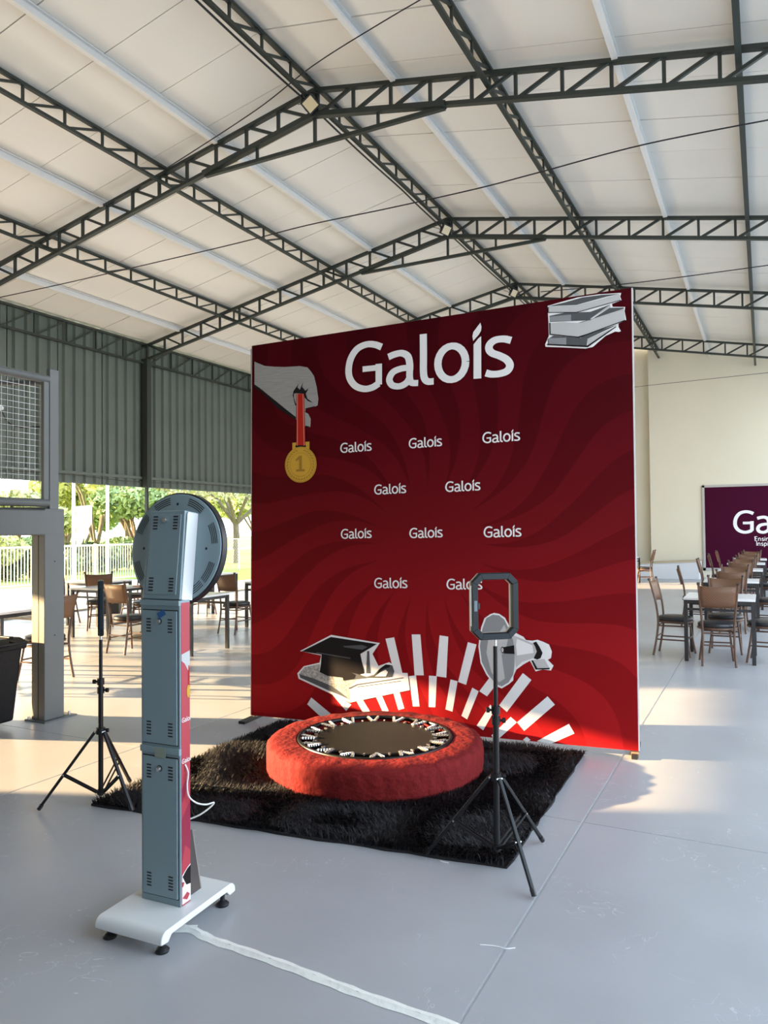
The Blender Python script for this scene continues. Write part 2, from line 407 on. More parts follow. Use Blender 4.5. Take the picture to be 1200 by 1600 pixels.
# trees
M_bark = mat('grey_brown_bark', (.20,.16,.12), .9, var=.4, vscale=5, bump=.5, bscale=14)
LEAF = {'light': mat('backlit_green_leaf', (.46,.50,.22), .6, trans=0), 'mid': mat('mid_green_leaf', (.25,.34,.13), .6), 'olive': mat('backlit_olive_leaf', (.46,.44,.26), .6), 'dark': mat('dark_green_leaf', (.05,.09,.03), .6)}  # light and olive leaf colours raised to imitate backlight and glare
def leaf_mesh(name, blobs, n, size, m):
    """n small leaf quads spread over ellipsoid shells (x,y,z,rx,ry,rz)"""
    vol = np.array([b[3]*b[4]+b[4]*b[5]+b[3]*b[5] for b in blobs]); idx = rng.choice(len(blobs), n, p=vol/vol.sum())
    B = np.array(blobs)[idx]
    d = rng.normal(size=(n,3)); d /= np.linalg.norm(d, axis=1)[:,None]
    r = rng.uniform(.35,1.0,(n,1))**.5
    c = B[:,:3] + d*r*B[:,3:6]
    a = rng.normal(size=(n,3)); a /= np.linalg.norm(a,axis=1)[:,None]; e = np.cross(a, rng.normal(size=(n,3))); e /= np.linalg.norm(e,axis=1)[:,None]
    s = size*rng.uniform(.6,1.3,(n,1))
    v = np.stack([c-a*s, c+e*s*.45, c+a*s, c-e*s*.45], 1).reshape(-1,3)
    me = bpy.data.meshes.new(name); me.vertices.add(4*n); me.vertices.foreach_set('co', v.astype(np.float32).ravel())
    me.loops.add(4*n); me.loops.foreach_set('vertex_index', np.arange(4*n, dtype=np.int32)); me.polygons.add(n)
    me.polygons.foreach_set('loop_start', np.arange(0,4*n,4,dtype=np.int32)); me.update(calc_edges=True); me.materials.append(m); return me
def tree(name, loc, h, cr, lab, kind, nleaf=3500, size=.22, trunk_r=.16, fork=.4, group='trees beyond the fence'):
    p = empty(name, loc); tag(p, lab, 'tree', group)
    b = MB(); top = []
    b.tube([(0,0,-.1),(.05,.03,h*fork*.5),(0,.02,h*fork)], [trunk_r*1.25,trunk_r,trunk_r*.85], 8)
    nb = 6; blobs = []
    for i in range(nb):
        a = 2*PI*i/nb+random.uniform(-.3,.3); R = cr*random.uniform(.45,.75); z1 = h*random.uniform(.62,.9)
        q = (R*math.cos(a), R*math.sin(a), z1)
        b.tube([(0,.02,h*fork*.95),(q[0]*.45,q[1]*.45,h*fork+(z1-h*fork)*.6),q],[trunk_r*.6,trunk_r*.38,trunk_r*.12],6)
        q2 = (q[0]*1.25+random.uniform(-.4,.4), q[1]*1.25+random.uniform(-.4,.4), z1+random.uniform(-.1,.25)*h*.3)
        b.tube([(q[0]*.6,q[1]*.6,h*fork+(z1-h*fork)*.7),q2],[trunk_r*.25,trunk_r*.08],5)
        blobs.append((q[0],q[1],z1,cr*.5,cr*.5,h*.15)); blobs.append((q2[0],q2[1],q2[2],cr*.4,cr*.4,h*.12))
    blobs.append((0,0,h*.86,cr*.6,cr*.6,h*.14))
    b.build('trunk', M_bark, p, True)
    tag(link('foliage', leaf_mesh('foliage', blobs, nleaf, size, LEAF[kind]), p), kind='stuff')
    return p
def treeat(px, Y, *a, **k):
    d = ray(px, 826); t = Y/d[1]; return tree('tree', (CC[0]+d[0]*t, Y, -.04), *a, **k)
treeat(368, 30, 5.6, 3.6, 'slender tree on the lawn seen right of the kiosk disc', 'olive', nleaf=2600, size=.12, trunk_r=.17, fork=.36)
treeat(398, 46, 5.2, 3.4, 'round pale green tree behind the slender lawn tree', 'light', nleaf=6000, size=.3, fork=.25)
treeat(335, 54, 6.5, 4.0, 'tall pale tree largely behind the kiosk disc', 'olive', nleaf=5000, size=.3, fork=.3)
treeat(150, 24.5, 6.2, 2.6, 'bright many-stemmed tree between the two flagpoles', 'light', nleaf=3200, size=.2, trunk_r=.12, fork=.12)
treeat(198, 29, 6.8, 3.4, 'tall olive tree left of the kiosk disc', 'olive', nleaf=7000, size=.2, fork=.25)
treeat(215, 24, 3.6, 1.9, 'low dark green tree just left of the kiosk disc', 'mid', nleaf=5000, size=.16, fork=.2)
treeat(102, 26, 4.6, 1.9, 'small pale tree beside the portal column', 'light', nleaf=2600, size=.2, fork=.2)
treeat(20, 19, 3.2, 2.2, 'leafy bush behind the railing at far left', 'light', nleaf=5200, size=.2, fork=.15)
treeat(128, 30, 3.4, 2.0, 'dark low shrub seen through the railing', 'mid', nleaf=3500, size=.18, fork=.15)
treeat(270, 40, 9, 4.5, 'tall tree hidden behind the kiosk disc', 'mid', nleaf=4000, size=.3, fork=.3)
def bush(px, Y, w_, h_, lab, kind):
    d = ray(px, 826); t = Y/d[1]; p = empty('shrub', (d[0]*t, Y, -.04)); tag(p, lab, 'shrub', 'shrubs behind the railing')
    b = MB()
    for i in range(5): a = i*1.26; b.tube([(0,0,0),(.25*math.cos(a),.25*math.sin(a),h_*.5),(.5*w_*math.cos(a),.5*w_*math.sin(a),h_*.85)],[.03,.022,.008],5)
    b.build('stems', M_bark, p, True)
    tag(link('foliage', leaf_mesh('foliage', [(random.uniform(-.5,.5)*w_,random.uniform(-.5,.5)*w_,random.uniform(.25,.8)*h_,.45*w_,.45*w_,.3*h_) for _ in range(7)], 2600, .1, LEAF[kind]), p), kind='stuff')
for a in ((-6,16.2,1.4,1.5,'low leafy shrub behind the railing at the left frame edge','light'),(22,17.2,1.3,1.2,'low dark shrub behind the railing above the trash bin','dark'),(46,18.0,1.2,1.4,'low shrub behind the railing beside the lit portal column','mid'),
          (112,20.4,1.2,1.0,'low shrub behind the railing, right of the portal column','mid'),(135,21.5,1.4,1.15,'wide dark shrub behind the railing under the flag','dark'),(170,22.5,1.3,1.1,'low shrub behind the railing at the right flagpole','mid'),(200,23.5,1.4,1.3,'low shrub behind the railing next to the kiosk disc','mid')): bush(*a)
# unseen hedge added left of the frame to cut off the low sun
M_hedge = LEAF['dark']
def hedge(y0, y1, x, h, lab):
    p = empty('sun_block_hedge', (x, (y0+y1)/2, -.04)); tag(p, lab, 'hedge', 'added sun-block hedges')
    L = y1-y0; b = MB()
    n = max(3, int(L/1.4))
    for i in range(n):
        yy = -L/2+(i+.5)*L/n; b.tube([(0,yy,0),(.1,yy+.05,h*.5),(0,yy,h*.9)],[.09,.07,.03],6)
    b.build('stems', M_bark, p, True)
    MB().box(-.45,.45,-L/2+.25,L/2-.25,.15,h-.3).build('sun_block_core', mat('hedge_core', (.02,.03,.015), .9), p)
    bl = [(0,-L/2+(i+.5)*L/(3*n),z,.75,.5,.7) for i in range(3*n) for z in np.arange(.6,h,.8)]
    tag(link('foliage', leaf_mesh('foliage', bl, int(2600*L), .12, LEAF['mid']), p), kind='stuff')
for k, y in enumerate((2.3, 4.9, 7.6, 10.6)):  # unseen trees added to dapple the sunlight on the hall floor
    tree('tree', (-22.3+.5*(k % 2), y, -.04), 5.9, 2.3, 'airy unseen tree %s, added out of frame at left to dapple the sun' % ('by the hedge','second along','third along','fourth along')[k], 'mid', nleaf=5200, size=.17, trunk_r=.11, fork=.16, group='added sun-shaping trees')
hedge(-22, -5.0, -22, 5.3, 'tall unseen hedge added beyond the terrace to block the low sun')
rm = MB().box(-13.3, -.55, -8.0, -.42, -.1, 6.2).build('wall_light_block', mat('grey_block_render', (.16,.16,.155), .8)); tag(rm, kind='structure')  # unseen block added to cut sun and sky light from the foreground
tree('tree', (-21.5,-2.2,-.04), 9, 1.2, 'slender unseen tree added to cast a shade stripe on the backdrop', 'mid', nleaf=900, size=.15, trunk_r=.085, fork=.75, group='added sun-shaping trees')  # unseen trunk added so its shadow crosses the backdrop
# potted shrub by the terrace edge at far left
p = empty('potted_shrub', tuple(fl(-42, 972))); tag(p, 'leafy green shrub poking in at the left edge of the frame', 'plant')
MB().lathe([(.16,0),(.2,.3),(.22,.34),(.19,.34),(.18,.3)],20).build('pot', mat('terracotta',(.35,.16,.09),.8), p, True)
MB().tube([(0,0,.3),(.02,0,.8)],.02,6).build('stem', M_bark, p)
tag(link('foliage', leaf_mesh('foliage', [(0,0,.85,.35,.35,.35)], 500, .09, LEAF['light']), p), kind='stuff')

# ================================================================== RED BACKDROP
BP0, BP1 = np.array([-3.9, 5.14, 0]), np.array([-.80, 5.393, 0])
BE = (BP1-BP0)/np.linalg.norm(BP1-BP0); BN = np.array([BE[1], -BE[0], 0.0])      # BN faces the camera side
BW = float(np.linalg.norm(BP1-BP0))
def bd(px, py):
    """pixel -> (u along the panel, v height) on the backdrop plane"""
    d = ray(px, py); P = CC + d*((BP0-CC)@BN/(d@BN)); q = P-BP0
    return float(q@BE), float(P[2])
backdrop = empty('backdrop', tuple(BP0), math.atan2(BE[1], BE[0]))
tag(backdrop, 'big red printed photo backdrop on a stand behind the trampoline', 'backdrop')
# local frame of the backdrop: x = u, y = away from the camera, z = up
def print_material():
    M = bpy.data.materials.new('red_ray_print'); M.use_nodes = True; n = M.node_tree.nodes; l = M.node_tree.links; b = n['Principled BSDF']
    b.inputs['Roughness'].default_value = .6; b.inputs['Specular IOR Level'].default_value = .06
    t = n.new('ShaderNodeTexCoord'); s = n.new('ShaderNodeSeparateXYZ'); l.new(t.outputs['Object'], s.inputs[0])
    def mth(op, a, b_=None, c=None):
        k = n.new('ShaderNodeMath'); k.operation = op
        for i, x in enumerate((a, b_, c)):
            if x is None: continue
            if isinstance(x, (int, float)): k.inputs[i].default_value = x
            else: l.new(x, k.inputs[i])
        return k.outputs[0]
    u0, v0 = bd(668, 850)
    du = mth('SUBTRACT', s.outputs['X'], u0); dv = mth('SUBTRACT', s.outputs['Z'], v0)
    r = mth('SQRT', mth('ADD', mth('MULTIPLY', du, du), mth('MULTIPLY', dv, dv)))
    th = mth('ARCTAN2', dv, du)
    ph = mth('ADD', mth('MULTIPLY', th, 20/(2*PI)), mth('MULTIPLY', mth('SINE', mth('MULTIPLY', r, 2.9)), .55))
    fr = mth('FRACT', mth('ADD', ph, 40.0))
    tri = mth('ABSOLUTE', mth('SUBTRACT', fr, .5))
    wd = mth('MULTIPLY', mth('SUBTRACT', r, .42), .42)
    wd = mth('MINIMUM', mth('MAXIMUM', wd, 0.0), .25)
    mask = mth('LESS_THAN', tri, wd)
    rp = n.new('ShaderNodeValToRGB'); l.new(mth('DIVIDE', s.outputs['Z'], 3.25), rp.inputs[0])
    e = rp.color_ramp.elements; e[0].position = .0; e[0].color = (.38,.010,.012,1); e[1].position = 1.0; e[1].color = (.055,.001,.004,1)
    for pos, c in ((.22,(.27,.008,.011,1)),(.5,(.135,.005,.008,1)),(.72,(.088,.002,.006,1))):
        k = e.new(pos); k.color = c
    mx = n.new('ShaderNodeMix'); mx.data_type = 'RGBA'; mx.blend_type = 'MULTIPLY'; l.new(mth('MULTIPLY', mask, .45), mx.inputs['Factor'])
    l.new(rp.outputs[0], mx.inputs['A']); mx.inputs['B'].default_value = (.45,.22,.3,1); l.new(mx.outputs['Result'], b.inputs['Base Color'])
    return M
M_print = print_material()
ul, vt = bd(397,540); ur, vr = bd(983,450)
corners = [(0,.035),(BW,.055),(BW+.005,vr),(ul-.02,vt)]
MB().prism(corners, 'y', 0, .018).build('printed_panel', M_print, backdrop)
for e0, e1 in (((0,.035),(ul-.02,vt)),((BW,.055),(BW+.005,vr))): MB().bar((e0[0],.009,e0[1]),(e1[0],.009,e1[1]),.006,.02).build('white_edge', mat('white_vinyl_edge',(.7,.7,.7),.5), backdrop)
M_alu = mat('grey_aluminium', (.45,.46,.47), .35, .8)
for i, (u, v1) in enumerate(((.02,vt),(BW-.02,vr))): MB().box(u-.018,u+.018,.02,.055,.02,v1-.02).build('upright', M_alu, backdrop)
MB().bar((.02,.038,vt-.03),(BW-.02,.038,vr-.03),.03,.03).build('top_tube', M_alu, backdrop)
MB().bar((.02,.038,.07),(BW-.02,.038,.08),.03,.03).build('bottom_tube', M_alu, backdrop)
MB().box(-.02,.04,-.16,.34,0,.022).build('foot', M_black, backdrop)
MB().box(BW-.045,BW-.005,-.02,.34,0,.03).build('foot', M_black, backdrop)
MB().box(BW-.05,BW-.0,.018,.055,0,.07).build('foot_bracket', mat('raw_wood',(.3,.2,.12),.7), backdrop)

P_white = mat('print_white', (.80,.80,.80), .5, spec=.1); P_pale = mat('print_pale_grey', (.5,.5,.5), .5, spec=.1); P_grey = mat('print_mid_grey', (.26,.27,.28), .5, spec=.1)
P_dgrey = mat('print_dark_grey', (.09,.095,.1), .5, spec=.1); P_black = mat('print_black', (.014,.012,.013), .5, spec=.1); P_gold = mat('print_gold', (.58,.34,.045), .5, spec=.1); P_gold2 = mat('print_dark_gold', (.33,.18,.03), .5, spec=.1)
P_ribbon = mat('print_ribbon_red', (.42,.02,.012), .5, spec=.1); P_peach = mat('print_peach', (.75,.35,.25), .5, spec=.1); P_skin = mat('print_halftone_grey', (.36,.35,.34), .5, var=.25, vscale=30, stretch=(.3,1,5))
P_half = mat('print_halftone', (.62,.6,.56), .5, var=.7, vscale=70)
LAY = [0]
def flat(name, polys, m, z, parent=None, uv=True):
    """thin printed shape(s): polygons in (u, v); z = layer number in front of the panel"""
    b = MB(); y = -.001*z
    for i, P in enumerate(polys):
        n = len(P); b.add([(u, y-.00002*(i % 40), v) for u, v in P], [tuple(range(n))])
    o = b.build(name, m, parent or backdrop, fix=False); return o
def crop(x0, y0, s): return lambda P: [bd(x0+x/s, y0+y/s) for x, y in P]
# --- lettering: strokes traced from the big word, straightened onto the panel plane
c = crop(520, 490, 1200/310)
def stroke(path, w0, w1=None, cut=None):
    """stroke centre line with pen width -> list of quads"""
    P = [Vector((a, b)) for a, b in path]; out = []; L = []; R = []
    for i, p in enumerate(P):
        d = (P[min(i+1,len(P)-1)]-P[max(i-1,0)]).normalized(); nn = Vector((-d.y, d.x))
        if 0 < i < len(P)-1:
            d0 = (p-P[i-1]).normalized(); n0 = Vector((-d0.y, d0.x)); k = 1/max(.5, nn.dot(n0))
        else: k = 1
        # pen a little thinner on horizontals
        ww = (w0 if w1 is None else w0+(w1-w0)*i/(len(P)-1))*(.86+.14*abs(d.y))*.5*k
        L.append(p+nn*ww); R.append(p-nn*ww)
    for i in range(len(P)-1): out.append([tuple(L[i]),tuple(L[i+1]),tuple(R[i+1]),tuple(R[i])])
    return out
def smooth(path, n=5):
    P = [Vector(p) for p in path]; out = []
    for i in range(len(P)-1):
        a, b, c_, d = P[max(i-1,0)], P[i], P[i+1], P[min(i+2,len(P)-1)]
        for k in range(n):
            t = k/n; out.append(tuple(.5*((2*b)+(c_-a)*t+(2*a-5*b+4*c_-d)*t*t+(3*b-a-3*c_+d)*t**3)))
    out.append(tuple(P[-1])); return out
W = (bd(520+570/3.871, 590)[0]-bd(520+527/3.871, 590)[0])
GL = {}
GL['G'] = stroke(smooth(c([(296,203),(255,188),(205,187),(150,213),(112,268),(97,335),(104,392),(137,437),(190,456),(240,447),(279,422)])), W) + stroke(c([(279,430),(279,304)]), W*.95) + stroke(c([(181,337),(297,325)]), W*.9)
GL['a'] = stroke(smooth(c([(337,263),(375,247),(420,240),(455,260),(466,305),(466,345)])), W) + stroke(smooth(c([(466,345),(466,390),(478,418),(517,420)])), W*.95) + stroke(smooth(c([(466,328),(415,333),(365,355),(343,398),(360,433),(405,440),(445,420),(466,388)])), W*.95)
GL['l'] = stroke(smooth(c([(548,124),(549,250),(549,350),(556,393),(576,411),(611,410)])), W)
ov = [(720+84*math.cos(a)-(14*math.sin(a))*0, 298+102*math.sin(a)-8*math.cos(a)) for a in np.linspace(0, 2*PI, 25)]
GL['o'] = stroke(c(ov), W*1.02)
GL['i'] = [c([(852,395),(899,392),(898,137),(880,152),(852,187)]), c([(893,55),(900,80),(897,105),(884,127),(850,166),(845,138),(851,112),(872,84)])]
GL['s'] = stroke(smooth(c([(1079,163),(1035,154),(985,160),(953,183),(945,212),(963,238),(1010,256),(1052,279),(1072,313),(1055,347),(1010,364),(960,367),(926,359)])), W)
WORD = [GL[k] for k in 'Galois']
allp = [p for g in WORD for q in g for p in q]
WU0 = min(p[0] for p in GL['G'][0]+[q for s_ in GL['G'] for q in s_]); WU1 = max(p[0] for p in allp); WV0 = min(p[1] for s_ in GL['G'] for p in s_)
def word(parent_fn, name, m, u0, v0, width, z, letters=6):
    """place the whole word with its left end at u0, baseline v0"""
    k = width/(WU1-WU0); polys = [[(u0+(a-WU0)*k, v0+(b-WV0)*k) for a, b in q] for g in WORD[:letters] for q in g]
    return parent_fn(name, polys, m, z)
flat('big_lettering', [q for g in WORD for q in g], P_white, 3)
for (x0, x1, y) in ((532,581,708),(639,691,701),(754,813,693),(585,635,773),(696,751,769),(533,581,842),(640,692,841),(756,815,840),(585,637,919),(698,754,921)):
    a = bd(x0, y); b_ = bd(x1, y); word(flat, 'small_lettering', P_white, a[0], a[1], b_[0]-a[0], 3)
# --- white bars fanning out at the bottom
c7 = crop(390,980,1200/540); c4 = crop(680,880,5); c5 = crop(450,980,4.8)
bars = [c7([(472,40),(502,35),(540,200),(512,200)]), c7([(563,25),(593,25),(605,167),(573,167)]), c7([(660,28),(690,33),(683,175),(648,170)]), c7([(758,52),(788,60),(752,200),(724,190)]),
 c4([(480,820),(545,860),(405,1040),(345,1000)]), c4([(685,858),(752,912),(560,1162),(500,1110)]), c4([(878,1040),(935,1105),(695,1310),(640,1243)]), c4([(1045,1255),(1088,1330),(900,1412),(795,1390)]),
 c7([(553,170),(578,167),(590,275),(567,275)]), c7([(623,168),(650,170),(645,278),(622,277)]), c4([(120,908),(175,922),(135,1160),(80,1142)]), c4([(290,972),(340,1000),(250,1220),(205,1192)]), c4([(430,1105),(468,1140),(375,1305),(325,1268)]),
 c4([(590,1200),(638,1243),(470,1395),(440,1345)]), c4([(715,1355),(745,1380),(720,1397),(685,1380)]),
 c5([(775,440),(820,430),(872,608),(828,622)]), c5([(650,500),(695,490),(755,628),(710,634)]), c5([(505,540),(550,525),(620,640),(565,645)]), c5([(320,490),(475,580),(437,630)]), c5([(175,527),(345,668),(245,672),(145,578)])]
for q in bars: flat('ray_bar', [q], P_white, 1)
# --- graduation cap on a book
flat('cap_sticker_outline', [c5([(92,178),(325,57),(690,118),(635,200),(680,290),(760,262),(805,290),(815,340),(898,343),(915,470),(465,565),(80,385),(72,345),(120,292),(238,265),(250,212)])], P_white, 4)
flat('book_cover_print', [c5([(86,350),(125,300),(240,275),(240,335),(410,378),(420,402),(520,392),(460,450),(465,545),(300,462),(95,375)])], P_half, 5)
flat('book_edge_print', [c5([(86,350),(200,385),(330,440),(465,540),(300,470),(95,378)])], P_dgrey, 6)
flat('book_line_print', [c5([(455,455),(520,425),(870,375),(870,381),(520,434),(462,464)]), c5([(520,445),(850,400),(850,404),(520,450)])], P_dgrey, 6)
flat('cap_crown_print', [c5([(255,200),(470,238),(545,200),(555,250),(572,320),(575,345),(500,372),(415,378),(300,365),(240,335),(250,270)])], P_black, 6)
flat('cap_board_print', [c5([(105,180),(325,72),(670,125),(478,240)])], P_black, 7)
flat('cap_sheen_print', [c5([(415,140),(560,132),(600,148),(560,168),(430,150)]), c5([(210,192),(470,236),(474,229),(220,186)])], P_dgrey, 8)
flat('tassel_print', [c5([(596,178),(612,178),(620,345),(588,345)]), c5([(418,400),(412,372),(430,348),(482,340),(530,352),(590,370),(645,358),(690,310),(735,278),(785,285),(800,330),(785,372),(705,380),(600,380)])], P_dgrey, 6)
flat('tassel_loop_print', [c5([(655,368),(700,335),(735,318),(752,335),(735,368)]), c5([(545,352),(600,345),(640,352),(600,362)])], P_white, 7)
flat('tassel_tip_print', [c5([(418,400),(412,372),(430,348),(482,340),(510,358),(500,385)]), c5([(690,310),(735,278),(772,282),(760,300),(720,312),(668,352)])], P_black, 7)
# --- hand holding a medal
ch = crop(390,560,914/120)
flat('hand_print', [ch([(60,40),(180,90),(300,100),(420,103),(600,92),(690,108),(735,160),(770,215),(800,340),(820,480),(812,560),(780,575),(670,605),(663,640),(700,660),(730,720),(725,815),(700,825),(665,810),(555,730),(450,665),(340,590),(200,450),(110,370),(60,320)])], P_skin, 3)
flat('hand_shadow_print', [ch([(60,310),(120,350),(230,440),(330,520),(440,610),(555,700),(555,732),(450,668),(335,592),(200,455),(110,375),(60,345)]),
  ch([(515,440),(525,390),(560,340),(592,295),(572,345),(600,375),(640,280),(628,340),(665,385),(706,355),(690,385),(672,420),(690,480),(760,530),(700,510),(655,465),(650,422),(560,415),(530,420),(528,470),(562,560),(545,560)]), ch([(668,595),(780,568),(780,576),(668,610)]), ch([(665,800),(722,812),(700,826),(666,814)])], P_black, 4)
flat('ribbon_print', [ch([(563,422),(652,422),(668,1040),(558,1040)])], P_ribbon, 5)
flat('ribbon_stripe_print', [ch([(572,422),(577,422),(575,1040),(569,1040)]), ch([(636,422),(642,422),(656,1040),(650,1040)])], P_peach, 6)
flat('medal_lug_print', [ch([(512,1005),(715,990),(715,1080),(512,1095)])], P_gold, 4)
mc = bd(390+612/7.617, 560+1265/7.617); mr = abs(bd(390+612/7.617, 560+1052/7.617)[1]-mc[1])
ring = lambda r, n=48: [(mc[0]+r*math.cos(2*PI*k/n), mc[1]+r*math.sin(2*PI*k/n)) for k in range(n)]
flat('medal_shadow_print', [ch([(550,1035),(675,1035),(675,1056),(550,1060)])], P_black, 6)
flat('medal_rim_print', [ring(mr)], P_gold, 7); flat('medal_ring_print', [ring(mr*.96)], P_gold2, 8); flat('medal_band_print', [ring(mr*.94)], P_gold, 9)
lv = []
for k in range(30):
    a = 2*PI*k/30
    if abs(a-PI/2) < .14: continue
    cxx, cyy = mc[0]+mr*.82*math.cos(a), mc[1]+mr*.82*math.sin(a); t = a+ (PI/2+.5 if math.cos(a) > 0 else -PI/2-.5); l_, q_ = mr*.11, mr*.035
    lv.append([(cxx-l_*math.cos(t),cyy-l_*math.sin(t)),(cxx+q_*math.sin(t),cyy-q_*math.cos(t)),(cxx+l_*math.cos(t),cyy+l_*math.sin(t)),(cxx-q_*math.sin(t),cyy+q_*math.cos(t))])
flat('medal_laurel_print', lv, P_gold2, 10)
flat('medal_inner_ring_print', [ring(mr*.67)], P_gold2, 10); flat('medal_face_print', [ring(mr*.65)], P_gold, 11)
flat('medal_numeral', [ch([(555,1205),(600,1160),(630,1158),(630,1318),(665,1322),(665,1345),(560,1348),(560,1325),(598,1320),(598,1205),(560,1225)])], P_gold2, 12)
# --- stack of books
cb = crop(840,450,8)
flat('books_sticker_outline', [cb([(125,225),(280,180),(500,118),(760,80),(1045,62),(1032,108),(1050,152),(930,200),(938,236),(1095,238),(1088,290),(1108,402),(1010,445),(1012,490),(1042,540),(1020,550),(970,545),(850,600),(780,660),(690,738),(600,758),(350,745),(100,735),(95,705),(140,600),(135,420)])], P_white, 2)
flat('books_cover_print', [cb([(140,228),(330,185),(560,120),(800,88),(1030,75),(860,110),(490,212)]), cb([(150,350),(330,312),(660,300),(905,210),(660,385),(665,405),(155,425)]), cb([(700,380),(900,250),(1080,245),(1078,260),(560,430),(500,440)]), cb([(130,640),(200,595),(500,625),(610,625),(625,640),(615,720),(130,705)]), cb([(500,610),(1000,460),(620,640)])], P_dgrey, 4)
flat('books_pages_print', [cb([(140,232),(490,218),(1030,78),(1028,110),(1040,150),(490,300),(140,305)]), cb([(668,330),(905,200),(915,240),(670,380)]), cb([(160,440),(330,425),(510,440),(1082,262),(1095,400),(520,615),(160,575)]), cb([(620,640),(1000,480),(850,580),(630,715)])], P_pale, 3)
flat('books_spine_print', [cb([(155,360),(420,335),(420,412),(155,420)]), cb([(140,630),(360,622),(360,710),(140,700)])], P_grey, 5)
flat('books_line_print', [cb([(128,245),(140,232),(140,305),(490,303),(1040,150),(1040,158),(490,312),(128,312)]), cb([(145,440),(162,435),(165,575),(520,612),(1095,400),(1100,410),(520,626),(150,585)]), cb([(120,700),(620,722),(980,480),(985,490),(630,742),(120,716)])], P_black, 6)
# --- megaphone
flat('megaphone_sticker_outline', [c4([(460,388),(500,395),(545,425),(575,480),(590,520),(625,542),(690,575),(710,600),(760,605),(800,598),(840,612),(890,635),(912,690),(905,740),(880,755),(925,800),(905,838),(840,830),(785,845),(740,762),(690,790),(635,830),(612,880),(610,915),(575,945),(520,978),(460,952),(400,870),(355,780),(338,650),(345,590),(360,500),(385,430),(430,398)])], P_white, 2)
flat('megaphone_bell_print', [c4([(450,402),(500,408),(540,440),(575,510),(605,590),(622,700),(620,800),(610,870),(575,930),(520,962),(470,940),(410,862),(365,770),(350,650),(370,510),(400,430)])], P_grey, 3)
flat('megaphone_light_print', [c4([(490,560),(540,480),(575,560),(560,640),(520,720),(545,900),(500,930),(440,850),(400,700),(420,560)])], P_pale, 4)
flat('megaphone_cone_print', [c4([(605,560),(680,590),(750,622),(780,625),(790,680),(780,735),(740,750),(680,770),(632,815),(625,700)])], P_pale, 4)
flat('megaphone_cone_light', [c4([(640,590),(760,640),(770,700),(640,720),(632,640)])], P_white, 5)
flat('megaphone_driver_print', [c4([(535,655),(618,640),(620,708),(540,705)]), [(bd(685+.0,1015)[0]+0,0)]*0 or c4([(512,675),(518,655),(532,650),(542,672),(538,700),(522,702)])], P_black, 6)
flat('megaphone_driver_face', [c4([(517,675),(521,662),(530,658),(537,674),(533,694),(523,694)])], P_pale, 7)
flat('megaphone_grip_print', [c4([(765,622),(790,612),(815,650),(840,700),(825,740),(800,752),(770,742),(795,690),(782,650)]), c4([(752,760),(765,757),(800,820),(895,815),(895,828),(785,830)])], P_black, 5)
flat('megaphone_box_print', [c4([(765,757),(855,748),(890,812),(800,818)])], P_pale, 6)

# ================================================================== RUG
RC = [np.array(p) for p in ((-3.53,3.13),(-1.10,3.40),(-1.155,5.33),(-3.60,5.12))]     # FL FR BR BL
rug = empty('shag_rug', (RC[0][0], RC[0][1], 0)); tag(rug, 'black shaggy rug lying under the round red trampoline', 'rug')
def rugp(s, t): return (1-s)*(1-t)*RC[0]+s*(1-t)*RC[1]+s*t*RC[2]+(1-s)*t*RC[3]-RC[0]
M_rugbase = mat('rug_backing', (.010,.009,.011), .95)
b = MB(); out = []
for i in range(4):
    for k in range(20):
        s_, t_ = ((k/20,0),(1,k/20),(1-k/20,1),(0,1-k/20))[i]; q = rugp(s_, t_); out.append((q[0]+random.uniform(-.008,.008), q[1]+random.uniform(-.008,.008)))
b.prism(out, 'z', .0, .014); b.build('backing', M_rugbase, rug)
M_pile = mat('black_shag_pile', (.0085,.0075,.0105), .6, var=.5, vscale=5, spec=.3)
N = 95000
st = rng.uniform(0,1,(N,2)); ss, tt = st[:,:1], st[:,1:]
base = (1-ss)*(1-tt)*RC[0]+ss*(1-tt)*RC[1]+ss*tt*RC[2]+(1-ss)*tt*RC[3]-RC[0]
keep = ~(((base[:,0]+RC[0][0]+2.356)**2+(base[:,1]+RC[0][1]-4.459)**2) < .66**2); base = base[keep]; N = len(base)
# lean direction: wandering clumps plus outward splay at the border
ang = 2.5*np.sin(base[:,0]*5.3+1.2*np.cos(base[:,1]*4.1))+2.2*np.cos(base[:,1]*6.1+base[:,0]*2.7)+rng.normal(0,.8,N)
L = rng.uniform(.028,.055,N); lean = rng.uniform(.45,1.1,N)
dx, dy = np.cos(ang), np.sin(ang); wx, wy = -dy, dx; wd = rng.uniform(.0022,.0042,N)
z0 = np.full(N,.012)
def pt(t, side):
    hh = L*(t*np.cos(lean*t)); rr = L*(t*np.sin(lean*t*1.25))
    ww = wd*(1-t*.75)*side
    return np.stack([base[:,0]+dx*rr+wx*ww, base[:,1]+dy*rr+wy*ww, z0+hh],1)
v = np.stack([pt(0,-1),pt(0,1),pt(.55,1),pt(.55,-1),pt(1,0)],1).reshape(-1,3)
ids = np.arange(N)*5
me = bpy.data.meshes.new('pile'); me.vertices.add(5*N); me.vertices.foreach_set('co', v.astype(np.float32).ravel())
li = np.stack([ids,ids+1,ids+2,ids+3,ids+3,ids+2,ids+4],1).astype(np.int32).ravel()
me.loops.add(7*N); me.loops.foreach_set('vertex_index', li); me.polygons.add(2*N)
me.polygons.foreach_set('loop_start', np.stack([np.arange(N)*7, np.arange(N)*7+4],1).astype(np.int32).ravel()); me.update(calc_edges=True); me.materials.append(M_pile)
tag(link('pile', me, rug), kind='stuff')

